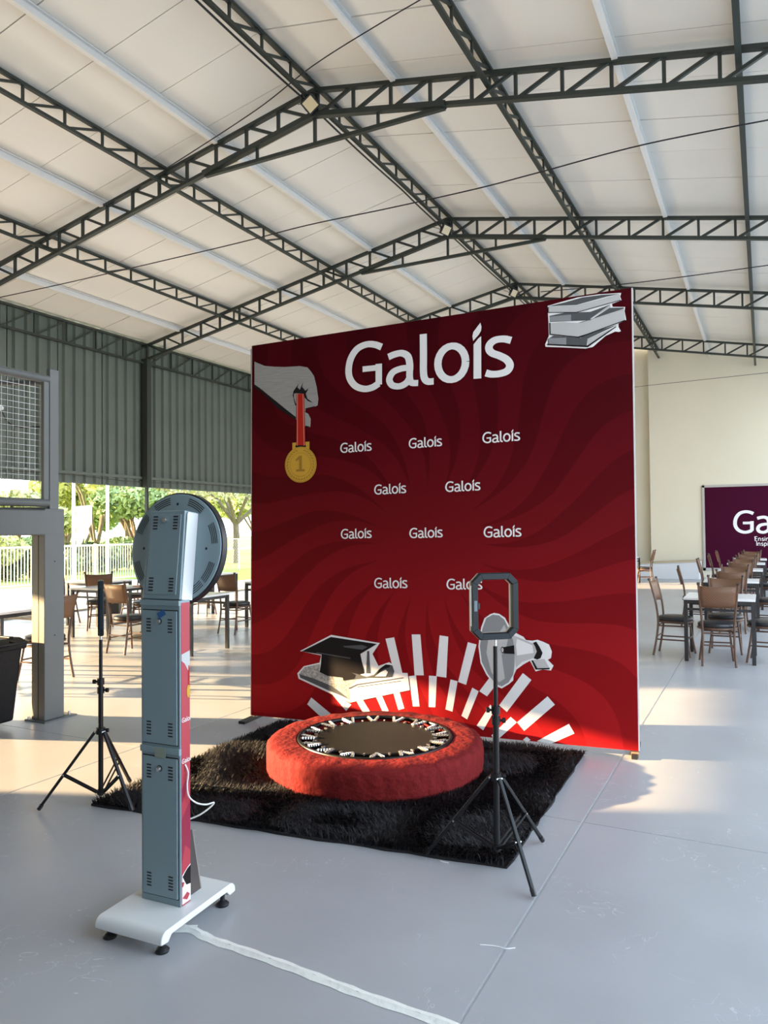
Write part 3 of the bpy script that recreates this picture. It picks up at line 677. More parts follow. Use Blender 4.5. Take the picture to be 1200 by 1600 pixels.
# ================================================================== TRAMPOLINE
TC, TRAD, TH = (-2.356, 4.459), .722, .214
tr = empty('trampoline', (TC[0], TC[1], .02)); tag(tr, 'round mini trampoline in a padded red fabric surround', 'trampoline')
M_red = mat('red_velour', (.185,.013,.013), .85, var=.3, vscale=22, bump=.6, bscale=26, spec=.15, c2=(.13,.009,.010))
H_ = TH-.02
prof = [(.512,H_-.05),(.515,H_-.012),(.53,H_+.002),(.6,H_+.004),(.66,H_+.002),(.695,H_-.006),(.714,H_-.022),(.72,H_-.05),(.722,H_*.5),(.721,.03),(.716,.0)]
b = MB(); n = 160; vs = []; fs = []
for i, (r, z) in enumerate(prof):
    for k in range(n):
        a = 2*PI*k/n
        wr = .006*math.sin(a*23+1.3*math.sin(a*5))*math.sin(min(1,max(0,(r-.52)/.15))*PI*.5) * (1 if i < 7 else .6)
        w2 = .004*math.sin(a*41+z*20)+.003*math.sin(a*13-z*9)
        vs.append(((r+w2*.8*(i > 4))*math.cos(a), (r+w2*.8*(i > 4))*math.sin(a), z+(wr*.6 if i < 6 else 0)))
for i in range(len(prof)-1):
    for k in range(n): fs.append((i*n+k, i*n+(k+1)%n, (i+1)*n+(k+1)%n, (i+1)*n+k))
b.add(vs, fs); b.build('padded_surround', M_red, tr, True, fix=True)
M_blackmetal = mat('black_metal', (.006,.006,.007), .4, spec=.3)
b = MB(); ringp = [(.508*math.cos(2*PI*k/72), .508*math.sin(2*PI*k/72), H_-.005) for k in range(73)]
b.tube(ringp, .014, 8, caps=False); b.build('frame_ring', M_blackmetal, tr, True)
MB().lathe([(.395,H_-.016),(.40,H_-.012),(.392,H_-.006),(.37,H_-.008),(.2,H_-.014),(.0,H_-.016)],72,cap0=False,cap1=False).build('jumping_mat', mat('black_woven_mat', (.008,.007,.006), .6, bump=.2, bscale=180, spec=.2), tr, True)
MB().lathe([(.505,.02),(.505,.012),(.0,.012)],48,cap0=False,cap1=False).build('inner_floor', M_rugbase, tr)
M_chrome = mat('bright_spring_steel', (.72,.73,.74), .22, .9)
sp = MB(); LN = .092
pts = []
for k in range(46): a = 2*PI*k/4.5; pts.append((.0075*math.cos(a), LN*k/45, .0075*math.sin(a)))
spm = MB().tube(pts, .0046, 5).tube([(0,-.012,0),(0,.005,0)],.003,5).tube([(0,LN,0),(0,LN+.012,0)],.003,5).mesh('spring', M_chrome, True)
clip = MB().box(-.012,.012,-.004,.006,-.006,.006).mesh('spring_clip', M_chrome)
NS = 16
for k in range(NS):
    a = 2*PI*(k+.3)/NS
    for s in (-1, 1):
        # springs in V pairs: hooked together on the mat, apart on the ring
        a0 = a+s*.012; a1 = a+s*.085
        p0 = Vector((.398*math.cos(a0), .398*math.sin(a0), H_-.008)); p1 = Vector((.498*math.cos(a1), .498*math.sin(a1), H_+.004))
        d = p1-p0; sc = d.length/(LN+.01); d.normalize(); up = Vector((0,0,1)); x = d.cross(up).normalized(); zz = x.cross(d)
        M = Matrix(((x.x,d.x*sc,zz.x,p0.x),(x.y,d.y*sc,zz.y,p0.y),(x.z,d.z*sc,zz.z,p0.z),(0,0,0,1)))
        link('spring', spm, tr, M)
    for s, r in ((0,.392),):
        M = Matrix.Translation((r*math.cos(a), r*math.sin(a), H_-.004)) @ Matrix.Rotation(a+PI/2, 4, 'Z'); link('spring_clip', clip, tr, M)
    ah = a+PI/NS
    M = Matrix.Translation((.405*math.cos(ah), .405*math.sin(ah), H_-.006)) @ Matrix.Rotation(ah, 4, 'Z'); link('spring_clip', clip, tr, M)

# ================================================================== PHOTO KIOSK (back towards the camera)
KA = math.radians(3.0)
kiosk = empty('photo_kiosk', (-2.212, 2.355, 0), KA); tag(kiosk, 'grey photo booth kiosk seen from behind, round head on a slim column', 'kiosk')
M_kg = mat('grey_blue_powder_coat', (.235,.325,.36), .42)
M_kw = mat('white_powder_coat', (.74,.76,.77), .3)
M_kred = mat('red_wrap_film', (.40,.035,.055), .35, spec=.5)
M_slot = mat('vent_slot_black', (.008,.008,.01), .6)
# base plate: rolled front and back edges, arched sides
b = MB(); hw, hl = .165, .235; zt = .092
prof = []
for k in range(7): a = PI/2*k/6; prof.append((-hl+.035-.035*math.sin(a)*1.0 if False else -hl+.035*(1-math.sin(a)), zt-.035*(1-math.cos(a)) if False else zt-.035+.035*math.cos(a)))
prof = prof[::1]
outer = [(y, z) for y, z in reversed(prof)] + [(-y, z) for y, z in prof]
pf = [(-hl, .048), (-hl+.0, zt-.035)] + [(y, z) for y, z in reversed(prof)][1:] + [(-y, z) for y, z in prof] + [(hl, .048), (hl-.04, .044), (hl-.06, .066), (-hl+.06, .066), (-hl+.04, .044)]
b.prism(pf, 'x', -hw, hw); b.build('base_plate', M_kw, kiosk, True, bevel=.004)
foot_b = MB().lathe([(.0,0),(.026,0),(.028,.008),(.02,.016),(.01,.02),(.01,.05)],20).mesh('levelling_foot', M_black, True)
for sx in (-1, 1):
    for sy in (-1, 1): link('levelling_foot', foot_b, kiosk, Matrix.Translation((sx*(hw-.035), sy*(hl-.045), 0)))
# column
cw, y0c, y1c = .1, -.045, .015
col = MB().box(-cw, cw, y0c, y1c, zt, 1.312).build('column', M_kg, kiosk, bevel=.003)
# red printed wrap along the right flank
wrap = MB().box(cw, cw+.0015, y0c+.006, y1c-.001, zt+.002, 1.308).build('printed_wrap', M_kred, kiosk)
def vent(parent, x, z, nx, y, rot=None, n=5):
    for i in range(n):
        o = MB().box(-.0115,.0115,-.0006,.0006,-.0028,.0028).build('vent_slot', M_slot, parent); o.location = (x, y, z+(i-(n-1)/2)*.0125)
def door(z0, z1, lockz, name='service_door'):
    d = MB().box(-cw+.012, cw-.012, y0c-.006, y0c, z0, z1).build(name, M_kg, kiosk, bevel=.002)
    g = MB()
    for (xa, xb, za, zb) in ((-cw+.009,-cw+.012,z0-.003,z1+.003),(cw-.012,cw-.009,z0-.003,z1+.003),(-cw+.009,cw-.009,z0-.004,z0),(-cw+.009,cw-.009,z1,z1+.004)): g.box(xa,xb,y0c-.0008,y0c+.0,za,zb)
    g.build('door_gap', M_slot, d)
    for x in (-.055, .055):
        for z in (z1-.06, z0+.06): vent(d, x, z, 1, y0c-.0062)
    lk = MB().lathe([(.011,0),(.011,.006),(.009,.012),(.0,.013)],16,cap1=False).build('lock', mat('chrome',(.8,.8,.8),.15,1.0), d, True); lk.matrix_local = Matrix.Translation((0, y0c-.006, lockz)) @ Matrix.Rotation(PI/2, 4, 'X')
    MB().lathe([(.0135,0),(.0135,.002),(.011,.002)],16,cap1=False).build('lock_collar', M_black, lk, True)
    return d
door(zt+.03, .68, .635); door(.735, 1.275, 1.232)
MB().box(-cw-.001, cw+.001, y0c-.008, y1c, .696, .722).build('section_band', M_kg, kiosk, bevel=.002)
MB().box(-cw-.001, cw+.001, y0c-.008, y1c+.002, 1.296, 1.318).build('section_band', M_kg, kiosk, bevel=.002)
# head: box behind a round ring-light head, leaning a little forward
head = empty('head', (0,0,0)); head.parent = kiosk
head_t = Matrix.Translation((0, -.015, 1.318)) @ Matrix.Rotation(math.radians(-6.5), 4, 'X')
def hp(o): o.matrix_local = head_t @ o.matrix_local; return o
bpy.data.objects.remove(head)
hb = hp(MB().prism([(-.097,.0),(.097,.0),(.092,.366),(-.092,.366)], 'y', -.028, .05).build('head_box', M_kg, kiosk, bevel=.003))
side = hp(MB().prism([(.05,.0),(-.018,.0),(-.018,.355),(-.012,.362),(.05,.362)], 'x', .0955, .1).build('head_side_cover', M_kw, kiosk, bevel=.002))
lidd = MB().box(-.078,.078,-.0325,-.028,.02,.35).build('head_panel', M_kg, hb, bevel=.002)
for x in (-.052, .052):
    for z in (.06, .315): vent(lidd, x, z, 1, -.0332)
lk = MB().lathe([(.011,0),(.011,.006),(.009,.012),(.0,.013)],16,cap1=False).build('lock', MATS['chrome'], lidd, True); lk.matrix_local = Matrix.Translation((0,-.0325,.325)) @ Matrix.Rotation(PI/2, 4, 'X')
Rr = .238
disc_M = head_t @ Matrix.Translation((-.012, .05, .215)) @ Matrix.Rotation(math.radians(0), 4, 'Z') @ Matrix.Rotation(-PI/2, 4, 'X')
disc = MB().lathe([(.0,0),(Rr-.012,0),(Rr-.004,.004),(Rr-.003,.018),(.0,.018)],72,cap0=False,cap1=False).build('round_head_back', M_kg, kiosk, True); disc.matrix_local = disc_M
rim = MB().lathe([(Rr-.012,.008),(Rr+.002,.01),(Rr+.004,.04),(Rr-.004,.046),(Rr-.05,.046)],72,cap0=False,cap1=False).build('black_rim', M_black, kiosk, True); rim.matrix_local = disc_M
front = MB().lathe([(Rr-.05,.046),(Rr-.05,.05),(.0,.05)],72,cap0=False,cap1=False).build('ring_light_front', mat('frosted_white',(.8,.8,.8),.4), kiosk, True); front.matrix_local = disc_M
arcm = {}
for a0 in (-150, -208, -113, -62, -18, 28, 55):
    for j in range(4):
        rr = Rr-.017-.0085*j; b = MB(); vs = []; n = 8
        for k in range(n+1):
            a = math.radians(a0-12+24*k/n)
            for r2 in (rr, rr-.0036): vs.append((r2*math.cos(a), r2*math.sin(a), -.0008))
        b.add(vs, [(2*k,2*k+1,2*k+3,2*k+2) for k in range(n)]); b.build('arc_vent', M_slot, disc, fix=False)
for x, y in ((.165,0),(-.165,0),(0,-.19)):
    o = MB().lathe([(.006,-.001),(.0,-.0012)],12,cap1=False).build('screw', M_slot, disc); o.location = (x,y,0)
# wrap artwork: words, medal hand, book and bars continuing round from the front
def flank(name, polys, m, z):
    b = MB(); x = cw+.0015+.0003*z
    for i, P in enumerate(polys): b.add([(x+.00001*(i % 30), u, v) for u, v in P], [tuple(range(len(P)))])
    return b.build(name, m, wrap, fix=False)
fw0, fw1 = y0c+.007, y1c-.001
for z in (.735, .835*1.0):
    pass
for zz in (.66, .825): word(flank, 'flank_lettering', P_white, fw0+.001, zz, .064, 2, 5)
flank('flank_hand_print', [[(fw0,1.10),(fw1,1.11),(fw1,1.06),(fw1-.004,1.035),(fw1-.012,1.03),(fw0+.02,1.06),(fw0,1.075)]], P_pale, 2)
flank('flank_ribbon_print', [[(fw1-.01,1.05),(fw1-.004,1.05),(fw1-.004,.97),(fw1-.01,.97)]], P_ribbon, 3)
flank('flank_medal_print', [[(fw1-.0195*(math.cos(t) > -2)*(.5+.5*math.cos(t)) if False else fw1-.010+.0098*math.cos(t), .945+.026*math.sin(t)) for t in np.linspace(0,2*PI,24,endpoint=False)]], P_gold, 4)
flank('flank_ray_print', [[(fw0,.56),(fw1,.62),(fw1,.585),(fw0,.50)], [(fw0,.44),(fw1,.50),(fw1,.30),(fw0+.02,.33),(fw0,.27)]], mat('wrap_dark_ray',(.26,.012,.045),.35), 1)
flank('flank_book_print', [[(fw0,.215),(fw0+.03,.235),(fw1,.245),(fw1,.10),(fw0,.10)]], P_white, 2)
flank('flank_cap_print', [[(fw0+.002,.21),(fw0+.03,.232),(fw1,.24),(fw1,.165),(fw0+.025,.17)]], P_black, 3)
flank('flank_red_print', [[(fw0,.125),(fw0+.03,.14),(fw1-.004,.125),(fw0+.03,.108)], [(fw0,.19),(fw0+.014,.185),(fw0+.008,.17),(fw0,.168)]], M_kred, 3)
# tape scraps, white cord, tilted plate in front
tp = MB().box(-.02,.02,-.0006,.0006,-.012,.012).build('blue_tape', mat('blue_tape',(.02,.12,.33),.5), kiosk); tp.matrix_local = Matrix.Translation((.012,y0c-.0075,1.262)) @ Matrix.Rotation(math.radians(-28),4,'Y')
tp = MB().box(-.028,.028,-.0006,.0006,-.02,.02).build('clear_tape', mat('clear_yellowed_tape',(.27,.31,.25),.3), kiosk); tp.location = (.005,y0c-.009,.70)
def spline(pts, n=8):
    P = [Vector(p) for p in pts]; out = []
    for i in range(len(P)-1):
        a, b_, c_, d = P[max(i-1,0)], P[i], P[i+1], P[min(i+2,len(P)-1)]
        for k in range(n):
            t = k/n; out.append(.5*((2*b_)+(c_-a)*t+(2*a-5*b_+4*c_-d)*t*t+(3*b_-a-3*c_+d)*t**3))
    out.append(P[-1]); return out
MB().tube(spline([(cw+.003,-.02,.655),(cw+.012,-.012,.62),(cw+.012,-.018,.57),(cw+.016,-.012,.525),(cw+.03,.02,.49),(cw+.05,.055,.475),(cw+.066,.085,.475),(cw+.052,.075,.455),(cw+.02,.045,.43),(cw-.03,.02,.41),(cw-.06,.016,.405)]), .0034, 8).build('white_cord', mat('white_cord_plastic',(.78,.78,.76),.35), kiosk, True)
pr = MB().prism([(.016,.0),(.118,.0),(.062,.265),(.05,.27),(.016,.262)], 'x', .062, .072).build('front_plate_gusset', mat('dark_bronze_metal',(.12,.10,.095),.3,.7), kiosk); pr.location = (0,.0,zt)
MB().prism([(.118,zt),(.124,zt),(.068,zt+.265),(.062,zt+.265)], 'x', -.07, .0725).build('front_plate', mat('brushed_edge_metal',(.4,.38,.36),.3,.8), kiosk)

# ================================================================== TRIPOD LIGHTS
M_tri = mat('black_tripod_tube', (.006,.006,.007), .35, spec=.35)
M_cream_d = mat('cream_diffuser', (.62,.57,.47), .5)
M_navy = mat('blue_black_plastic', (.010,.017,.023), .4, spec=.3)
M_rivet = mat('steel_rivet', (.6,.6,.6), .3, .9)
def tripod(lab, c, feet, hub_z, low_z, collar_z, top_z, lean=(0,0), facing=0.0, dth=.036, dm=None):
    p = empty('tripod_light', (c[0], c[1], 0)); tag(p, lab, 'light stand')
    lx, ly = lean
    def ax(z): return (lx*z, ly*z, z)
    MB().tube([ax(low_z-.02), ax(collar_z)], .0145, 12).build('lower_tube', M_tri, p, True)
    MB().tube([ax(collar_z), ax(top_z-.03)], .0105, 12).build('upper_tube', M_tri, p, True)
    MB().tube([ax(top_z-.04), ax(top_z)], .008, 12).build('spigot', M_rivet, p, True)
    MB().tube([ax(hub_z-.02), ax(hub_z+.015)], .026, 14).build('hub', M_tri, p, True)
    MB().tube([ax(low_z-.012), ax(low_z+.012)], .022, 14).build('spreader_hub', M_tri, p, True)
    for k, z in enumerate((collar_z, collar_z-.05)):
        MB().tube([ax(z-.018), ax(z+.018)], .021, 12).build('collar', M_tri, p, True)
        q = Vector(ax(z)); d = Vector((CR[0], CR[1], 0))*(-1 if k == 0 else 1)
        kn = MB().tube([q, q+d*.035], .006, 8).tube([q+d*.03, q+d*.045], .013, 10).build('clamp_knob', M_tri, p, True)
    q = Vector(ax(hub_z)); d = Vector((CR[0],CR[1],0)); MB().tube([q,q+d*.04],.006,8).tube([q+d*.03,q+d*.045],.012,10).build('clamp_knob', M_tri, p, True)
    for f_ in feet:
        fx, fy = f_[0]-c[0], f_[1]-c[1]; fz = f_[2] if len(f_) > 2 else .012
        n_ = Vector((fx,fy,0)).normalized(); h0 = Vector(ax(hub_z-.005))+n_*.03; ft = Vector((fx,fy,fz))
        lg = MB().bar(h0, ft, .017, .017).build('leg', M_tri, p, bevel=.003)
        MB().tube([ft+(h0-ft).normalized()*.03, ft], .0125, 8).build('rubber_foot', M_black, lg, True)
        mid = h0.lerp(ft, .56); s0 = Vector(ax(low_z))+n_*.02; sd_ = n_.cross(Vector((0,0,1)))*.012
        for s in (-1, 1): MB().bar(s0+sd_*s, mid+sd_*s, .004, .012).build('brace', M_tri, p)
        MB().tube([mid-sd_*1.3, mid+sd_*1.3], .004, 8).build('rivet', M_rivet, lg, True)
        MB().tube([h0-sd_*1.3, h0+sd_*1.3], .005, 8).build('rivet', M_rivet, lg, True)
    # light head: rectangular ring with cut corners; local x across, z up, -y is the back
    hd = Matrix.Translation(Vector(ax(top_z))) @ Matrix.Rotation(facing, 4, 'Z')
    Wd, Hd, cut, bw = .118, .159, .042, .033
    def octo(o): 
        w_, h_, c_ = Wd-o, Hd-o, max(.006, cut-o*.55)
        return [(-w_+c_,-h_),(w_-c_,-h_),(w_,-h_+c_),(w_,h_-c_),(w_-c_,h_),(-w_+c_,h_),(-w_,h_-c_),(-w_,-h_+c_)]
    O, I = octo(0), octo(bw); zc = Hd
    for k in range(8):
        b = MB(); j = (k+1)%8; vs = []
        sh = .015
        for y, e in ((-.016,.004),(-.004,0),(.012,0)):
            oo, ii = octo(e), octo(bw-e)
            mx_ = sum(t[0] for t in (O[k],O[j],I[j],I[k]))/4; mz_ = sum(t[1] for t in (O[k],O[j],I[j],I[k]))/4
            for q in (oo[k], oo[j], ii[j], ii[k]): vs.append((mx_+(q[0]-mx_)*.985, y, mz_+(q[1]-mz_)*.985+zc))
        fs = [(0,1,2,3),(11,10,9,8)]
        for L_ in (0,4):
            for e in range(4): fs.append((L_+e, L_+4+e, L_+4+(e+1)%4, L_+(e+1)%4))
        b.add(vs, fs); o = b.build('housing_segment', M_navy, p); o.matrix_local = hd
    b = MB(); vs = []; fs = []
    for y in (.012,dth):
        for q in octo(.003): vs.append((q[0], y, q[1]+zc))
        for q in octo(bw-.002): vs.append((q[0], y, q[1]+zc))
    for k in range(8):
        j = (k+1)%8; fs += [(k,j,8+j,8+k),(16+k,24+k,24+j,16+j),(k,16+k,16+j,j),(8+k,8+j,24+j,24+k)]
    b.add(vs, fs); o = b.build('diffuser', dm or M_cream_d, p); o.matrix_local = hd
    o = MB().box(-Wd+.009,-Wd+.024,-.0175,-.0155,zc-.02,zc+.03).build('display', mat('grey_display',(.12,.17,.2),.2), p); o.matrix_local = hd
    o = MB().box(-Wd+bw-.004,-Wd+bw+.008,-.008,.006,zc-.012,zc+.018).build('dial', M_black, p, bevel=.002); o.matrix_local = hd
    o = MB().tube([(-Wd-.001,0,zc-.09),(-Wd-.001,0,zc+.1)],.006,8).build('side_rail', M_alu, p, True); o.matrix_local = hd
    return p
tripod('black tripod stand with rectangular ring light, right of the trampoline', (-1.157,3.415), (fl(835,1405)[:2], fl(666,1338)[:2], fl(848,1317)[:2]), .423, .09, .735, 1.068, lean=(.004,.002), facing=math.radians(40))
tripod('black tripod stand left of the kiosk, light seen edge-on', (-3.474,3.148), (fl(60,1268)[:2], tuple(fl(207,1275)[:2])+(.03,), tuple(fl(203,1228)[:2])+(.03,)), .441, .085, .724, .998, lean=(0,0), facing=math.radians(-42.0), dth=.017, dm=mat('smoked_diffuser', (.05,.05,.05), .4))

# ================================================================== GREY PORTAL WITH WIRE CAGE (left)
M_pg = mat('grey_enamel', (.115,.128,.13), .45, var=.08, vscale=3)
po = empty('portal_frame', (-5.5, 4.415, 0)); tag(po, 'grey steel portal column and beam beside the trash bin', 'portal')
# channel column: web facing the hall, flange towards the camera with a joint line
MB().box(-.085,.08,-.099,.098,.012,1.80).build('column', M_pg, po, bevel=.006)
MB().box(-.004,.004,-.1005,-.099,.02,1.57).build('column_seam', M_slot, po)
MB().box(-.13,.12,-.13,.2,0,.012).build('base_plate', M_pg, po)
MB().tube([(.07,.16,.01),(.07,.16,.04)],.011,6).build('anchor_bolt', M_rivet, po); MB().tube([(-.1,-.11,.01),(-.1,-.11,.035)],.011,6).build('anchor_bolt', M_rivet, po)
MB().box(-.085,.081,-2.3,.098,1.575,1.79).build('beam', M_pg, po, bevel=.012)
MB().box(-.085,.08,-2.4,-2.22,.0,1.58).build('second_column', M_pg, po, bevel=.006)
for z in (.72, 1.35): MB().tube([(.08,.0,z),(.083,.0,z)],.006,8).build('bolt_hole', M_slot, po)
cg = empty('wire_cage', (-5.43, 4.415, 1.79)); tag(cg, 'wire mesh cage with grey tube frame on top of the portal', 'cage')
MB().box(-.04,.005,-.045,.045,0,1.21).build('post', M_pg, cg, bevel=.004)
MB().tube([(-.02,-.05,1.12),(-.02,-2.2,1.12)],.035,10).build('top_rail', M_pg, cg, True)
MB().tube([(-.02,-.05,.06),(-.02,-2.2,.06)],.035,10).build('bottom_rail', M_pg, cg, True)
MB().box(-.035,.0,-.1,-.05,.03,1.13).build('inner_post', M_pg, cg)
MB().box(-.04,.005,-2.28,-2.19,0,1.21).build('post', M_pg, cg, bevel=.004)
MB().tube([(-.02,-.05,1.09),(-.9,-.6,1.09)],.025,10).build('brace_rail', M_pg, cg, True)
MB().tube([(-.9,-.6,0),(-.9,-.6,1.1)],.025,10).build('rear_post', M_pg, cg, True)
MB().tube([(-.02,-.05,.0),(-.9,-.6,.0)],.025,10).build('lower_brace_rail', M_pg, cg, True)
b = MB()
for i in range(40):
    y = -.1-i*.052; b.bar((-.045,y,.08),(-.045,y,1.1),.0022)
for i in range(21): b.bar((-.045,-.08,.09+i*.05),(-.045,-2.18,.09+i*.05),.0022)
tag(b.build('wire_mesh', M_alu, cg, fix=False), kind='stuff')
MB().tube(spline([(-.25,-1.3,.98),(-.25,-.6,.93),(-.25,-.36,.875),(-.25,-.31,.855),(-.25,-.36,.84),(-.25,-.6,.82),(-.25,-1.3,.78)]),.014,8).build('bent_lamp_tube', mat('pale_lamp_tube',(.75,.75,.72),.3), cg, True)
MB().tube(spline([(-.25,-.32,.85),(-.22,-.28,.74),(-.15,-.2,.7),(-.05,-.1,.71)]),.007,6).build('lamp_cord', M_black, cg, True)

# ================================================================== TRASH BIN
bn = empty('trash_bin', (-5.79, 3.93, 0)); tag(bn, 'black wheeled plastic trash bin cut by the left edge', 'trash bin')
M_bin = mat('black_bin_plastic', (.006,.006,.007), .45, bump=.1, bscale=30, spec=.25)
def frustum(z0, z1, a0, b0, a1, b1):
    return MB().add([(-a0,-b0,z0),(a0,-b0,z0),(a0,b0,z0),(-a0,b0,z0),(-a1,-b1,z1),(a1,-b1,z1),(a1,b1,z1),(-a1,b1,z1)], [(0,3,2,1),(4,5,6,7),(0,1,5,4),(1,2,6,5),(2,3,7,6),(3,0,4,7)])
frustum(.04,.655,.22,.21,.27,.255).build('body', M_bin, bn, bevel=.02)
frustum(.635,.675,.29,.275,.295,.28).build('rim', M_bin, bn, bevel=.008)
lid = MB().prism([(-.29,.0),(.30,.0),(.30,.02),(.2,.05),(-.22,.05),(-.29,.02)], 'y', -.285, .285).build('lid', M_bin, bn, bevel=.008); lid.location = (0,0,.672)
for y in (-.2,-.07,.07,.2): 
    o = MB().box(-.2,.2,-.02,.02,.05,.062).build('lid_rib', M_bin, lid, bevel=.004); o.location = (0,y,0)
MB().tube([(.27,-.14,.70),(.335,-.14,.69),(.335,.14,.69),(.27,.14,.70)],.014,8).build('handle', M_bin, bn, True)
for s in (-1,1):
    o = MB().lathe([(.0,-.02),(.07,-.02),(.075,-.012),(.075,.012),(.07,.02),(.0,.02)],24,cap0=False,cap1=False).build('wheel', M_bin, bn, True); o.matrix_local = Matrix.Translation((-.2,s*.19,.075)) @ Matrix.Rotation(PI/2,4,'X')

# ================================================================== TAPE, SCRAPS ON THE FLOOR
tpx = [(278,1448),(300,1453),(330,1468),(380,1485),(450,1510),(520,1537),(590,1563),(700,1601),(780,1630)]
b = MB(); vs = []; P = [Vector(fl(x, y)) for x, y in tpx]; n = 0
PP = spline(P, 5); wdt = .024
for i, q in enumerate(PP):
    d = (PP[min(i+1,len(PP)-1)]-PP[max(i-1,0)]).normalized(); nn = Vector((-d.y,d.x,0)); wv = wdt*(1+.12*math.sin(i*1.7))
    for s, h in ((-1,.0012),(-.45,.003+.0012*math.sin(i*.9)),(0,.0075+.001*math.sin(i*1.3)),(.45,.003+.001*math.sin(i*.6+1)),(1,.0012)): vs.append(q+nn*wv*s+Vector((0,0,h)))
fs = [(5*i+k,5*i+k+1,5*i+k+6,5*i+k+5) for i in range(len(PP)-1) for k in range(4)]
b.add(vs, fs); tape = empty('floor_tape', tuple(P[0])); 
tag(tape, 'long strip of white tape over a cable on the floor', 'tape')
M_tape = mat('white_masking_tape', (.88,.89,.85), .35, var=.1, vscale=14, bump=.2, bscale=45)
o = b.build('tape_strip', M_tape, tape, True); o.matrix_local = Matrix.Translation(-P[0])
o = MB().tube([q+Vector((0,0,.0035)) for q in PP], .0032, 6).build('covered_cable', M_black, tape, True); o.matrix_local = Matrix.Translation(-P[0])
q = Vector(fl(287,1452)); d = Vector(fl(310,1452))-q; d.normalize()
o = MB().bar(q-d*.03+Vector((0,0,.002)), q+d*.05+Vector((0,0,.0025)), .055, .0012).build('tape_end', M_tape, tape); o.matrix_local = Matrix.Translation(-P[0])
M_thread = mat('white_thread', (.8,.8,.8), .6)
def scrap(pts, r, lab, m=M_thread, name='thread_scrap'):
    P = [Vector(fl(x,y))+Vector((0,0,r)) for x,y in pts]; o = MB().tube(spline(P,5), r, 6).build(name, m, None, True); tag(o, lab, 'scrap')
scrap([(750,1477),(765,1478),(778,1480),(790,1483),(805,1482)], .0022, 'short white thread lying across the floor joint')
scrap([(688,1346),(694,1348),(701,1349)], .0028, 'tiny white scrap at the front edge of the black rug')

# ================================================================== RATTAN CHAIRS AND TABLES
M_wood = mat('brown_rattan_cane', (.12,.06,.035), .45, var=.4, vscale=20)
M_seat = mat('black_leatherette', (.018,.019,.021), .4)
def weave_material():
    M = bpy.data.materials.new('woven_rattan'); M.use_nodes = True; n = M.node_tree.nodes; l = M.node_tree.links; b = n['Principled BSDF']
    t = n.new('ShaderNodeTexCoord'); ck = n.new('ShaderNodeTexChecker'); mp = n.new('ShaderNodeMapping'); mp.inputs['Scale'].default_value = (75,0,75); mp.inputs['Location'].default_value = (0,.5,0)
    l.new(t.outputs['Object'], mp.inputs[0]); l.new(mp.outputs[0], ck.inputs[0]); ck.inputs['Color1'].default_value = (.20,.10,.05,1); ck.inputs['Color2'].default_value = (.11,.05,.025,1); ck.inputs['Scale'].default_value = 1
    l.new(ck.outputs[0], b.inputs['Base Color']); b.inputs['Roughness'].default_value = .5
    bu = n.new('ShaderNodeBump'); bu.inputs['Distance'].default_value = .004; l.new(ck.outputs['Fac'], bu.inputs['Height']); l.new(bu.outputs[0], b.inputs['Normal']); return M
M_weave = weave_material()
def make_chair():
    p = empty('rattan_chair')
    MB().lathe([(.0,.43),(.19,.43),(.205,.437),(.212,.455),(.205,.474),(.17,.486),(.0,.49)],28,cap0=False,cap1=False).build('seat_cushion', M_seat, p, True)
    MB().lathe([(.185,.405),(.213,.408),(.218,.42),(.213,.432),(.185,.434)],28,cap0=False,cap1=False).build('seat_rim', M_wood, p, True)
    for s in (-1, 1):
        MB().tube(spline([(s*.175,-.235,.0),(s*.165,-.19,.25),(s*.168,-.175,.45),(s*.185,-.2,.68),(s*.205,-.265,.945)],4),[.0135]*17,8).build('rear_leg', M_wood, p, True)
        MB().tube([(s*.205,-.265,.93),(s*.207,-.27,.955)],.018,8).build('post_cap', mat('dark_cap',(.04,.022,.015),.5), p, True)
        MB().tube(spline([(s*.185,.2,.0),(s*.16,.165,.22),(s*.14,.14,.42)],4),.013,8).build('front_leg', M_wood, p, True)
        MB().tube([(s*.166,-.19,.2),(s*.165,.172,.2)],.009,6).build('side_stretcher', M_wood, p, True)
        MB().tube([(s*.167,-.182,.37),(s*.15,.15,.37)],.009,6).build('side_stretcher', M_wood, p, True)
    for y, w_, z in ((-.182,.167,.37),(.15,.15,.36),(-.195,.166,.235),(.17,.164,.22)): MB().tube([(-w_,y,z),(w_,y,z)],.009,6).build('cross_stretcher', M_wood, p, True)
    b = MB(); n = 8; vs = []
    for i in range(n+1):
        t = i/n*2-1
        for j in range(4):
            u = j/3; z = .665+u*(.24+.012*(t*t)); hw = .182+.019*u; y = -.197-.06*u-.035*(1-t*t)
            vs.append((t*hw, y, z))
    fs = [(4*i+j,4*i+j+1,4*i+j+5,4*i+j+4) for i in range(n) for j in range(3)]
    b.add(vs, fs); o = b.build('woven_back', M_weave, p, True); sm = o.modifiers.new('thick','SOLIDIFY'); sm.thickness = .014; sm.offset = 0
    return p
chair0 = make_chair(); first = [True]
def chair(x, y, rz, lab, group):
    o = chair0 if first[0] else copy_tree(chair0)
    first[0] = False; o.location = (x, y, 0); o.rotation_euler = (0,0,rz); tag(o, lab, 'chair', group); return o
M_top = mat('white_marble_top', (.78,.78,.78), .25, var=.1, vscale=6)
M_leg = mat('black_table_steel', (.012,.012,.013), .4)
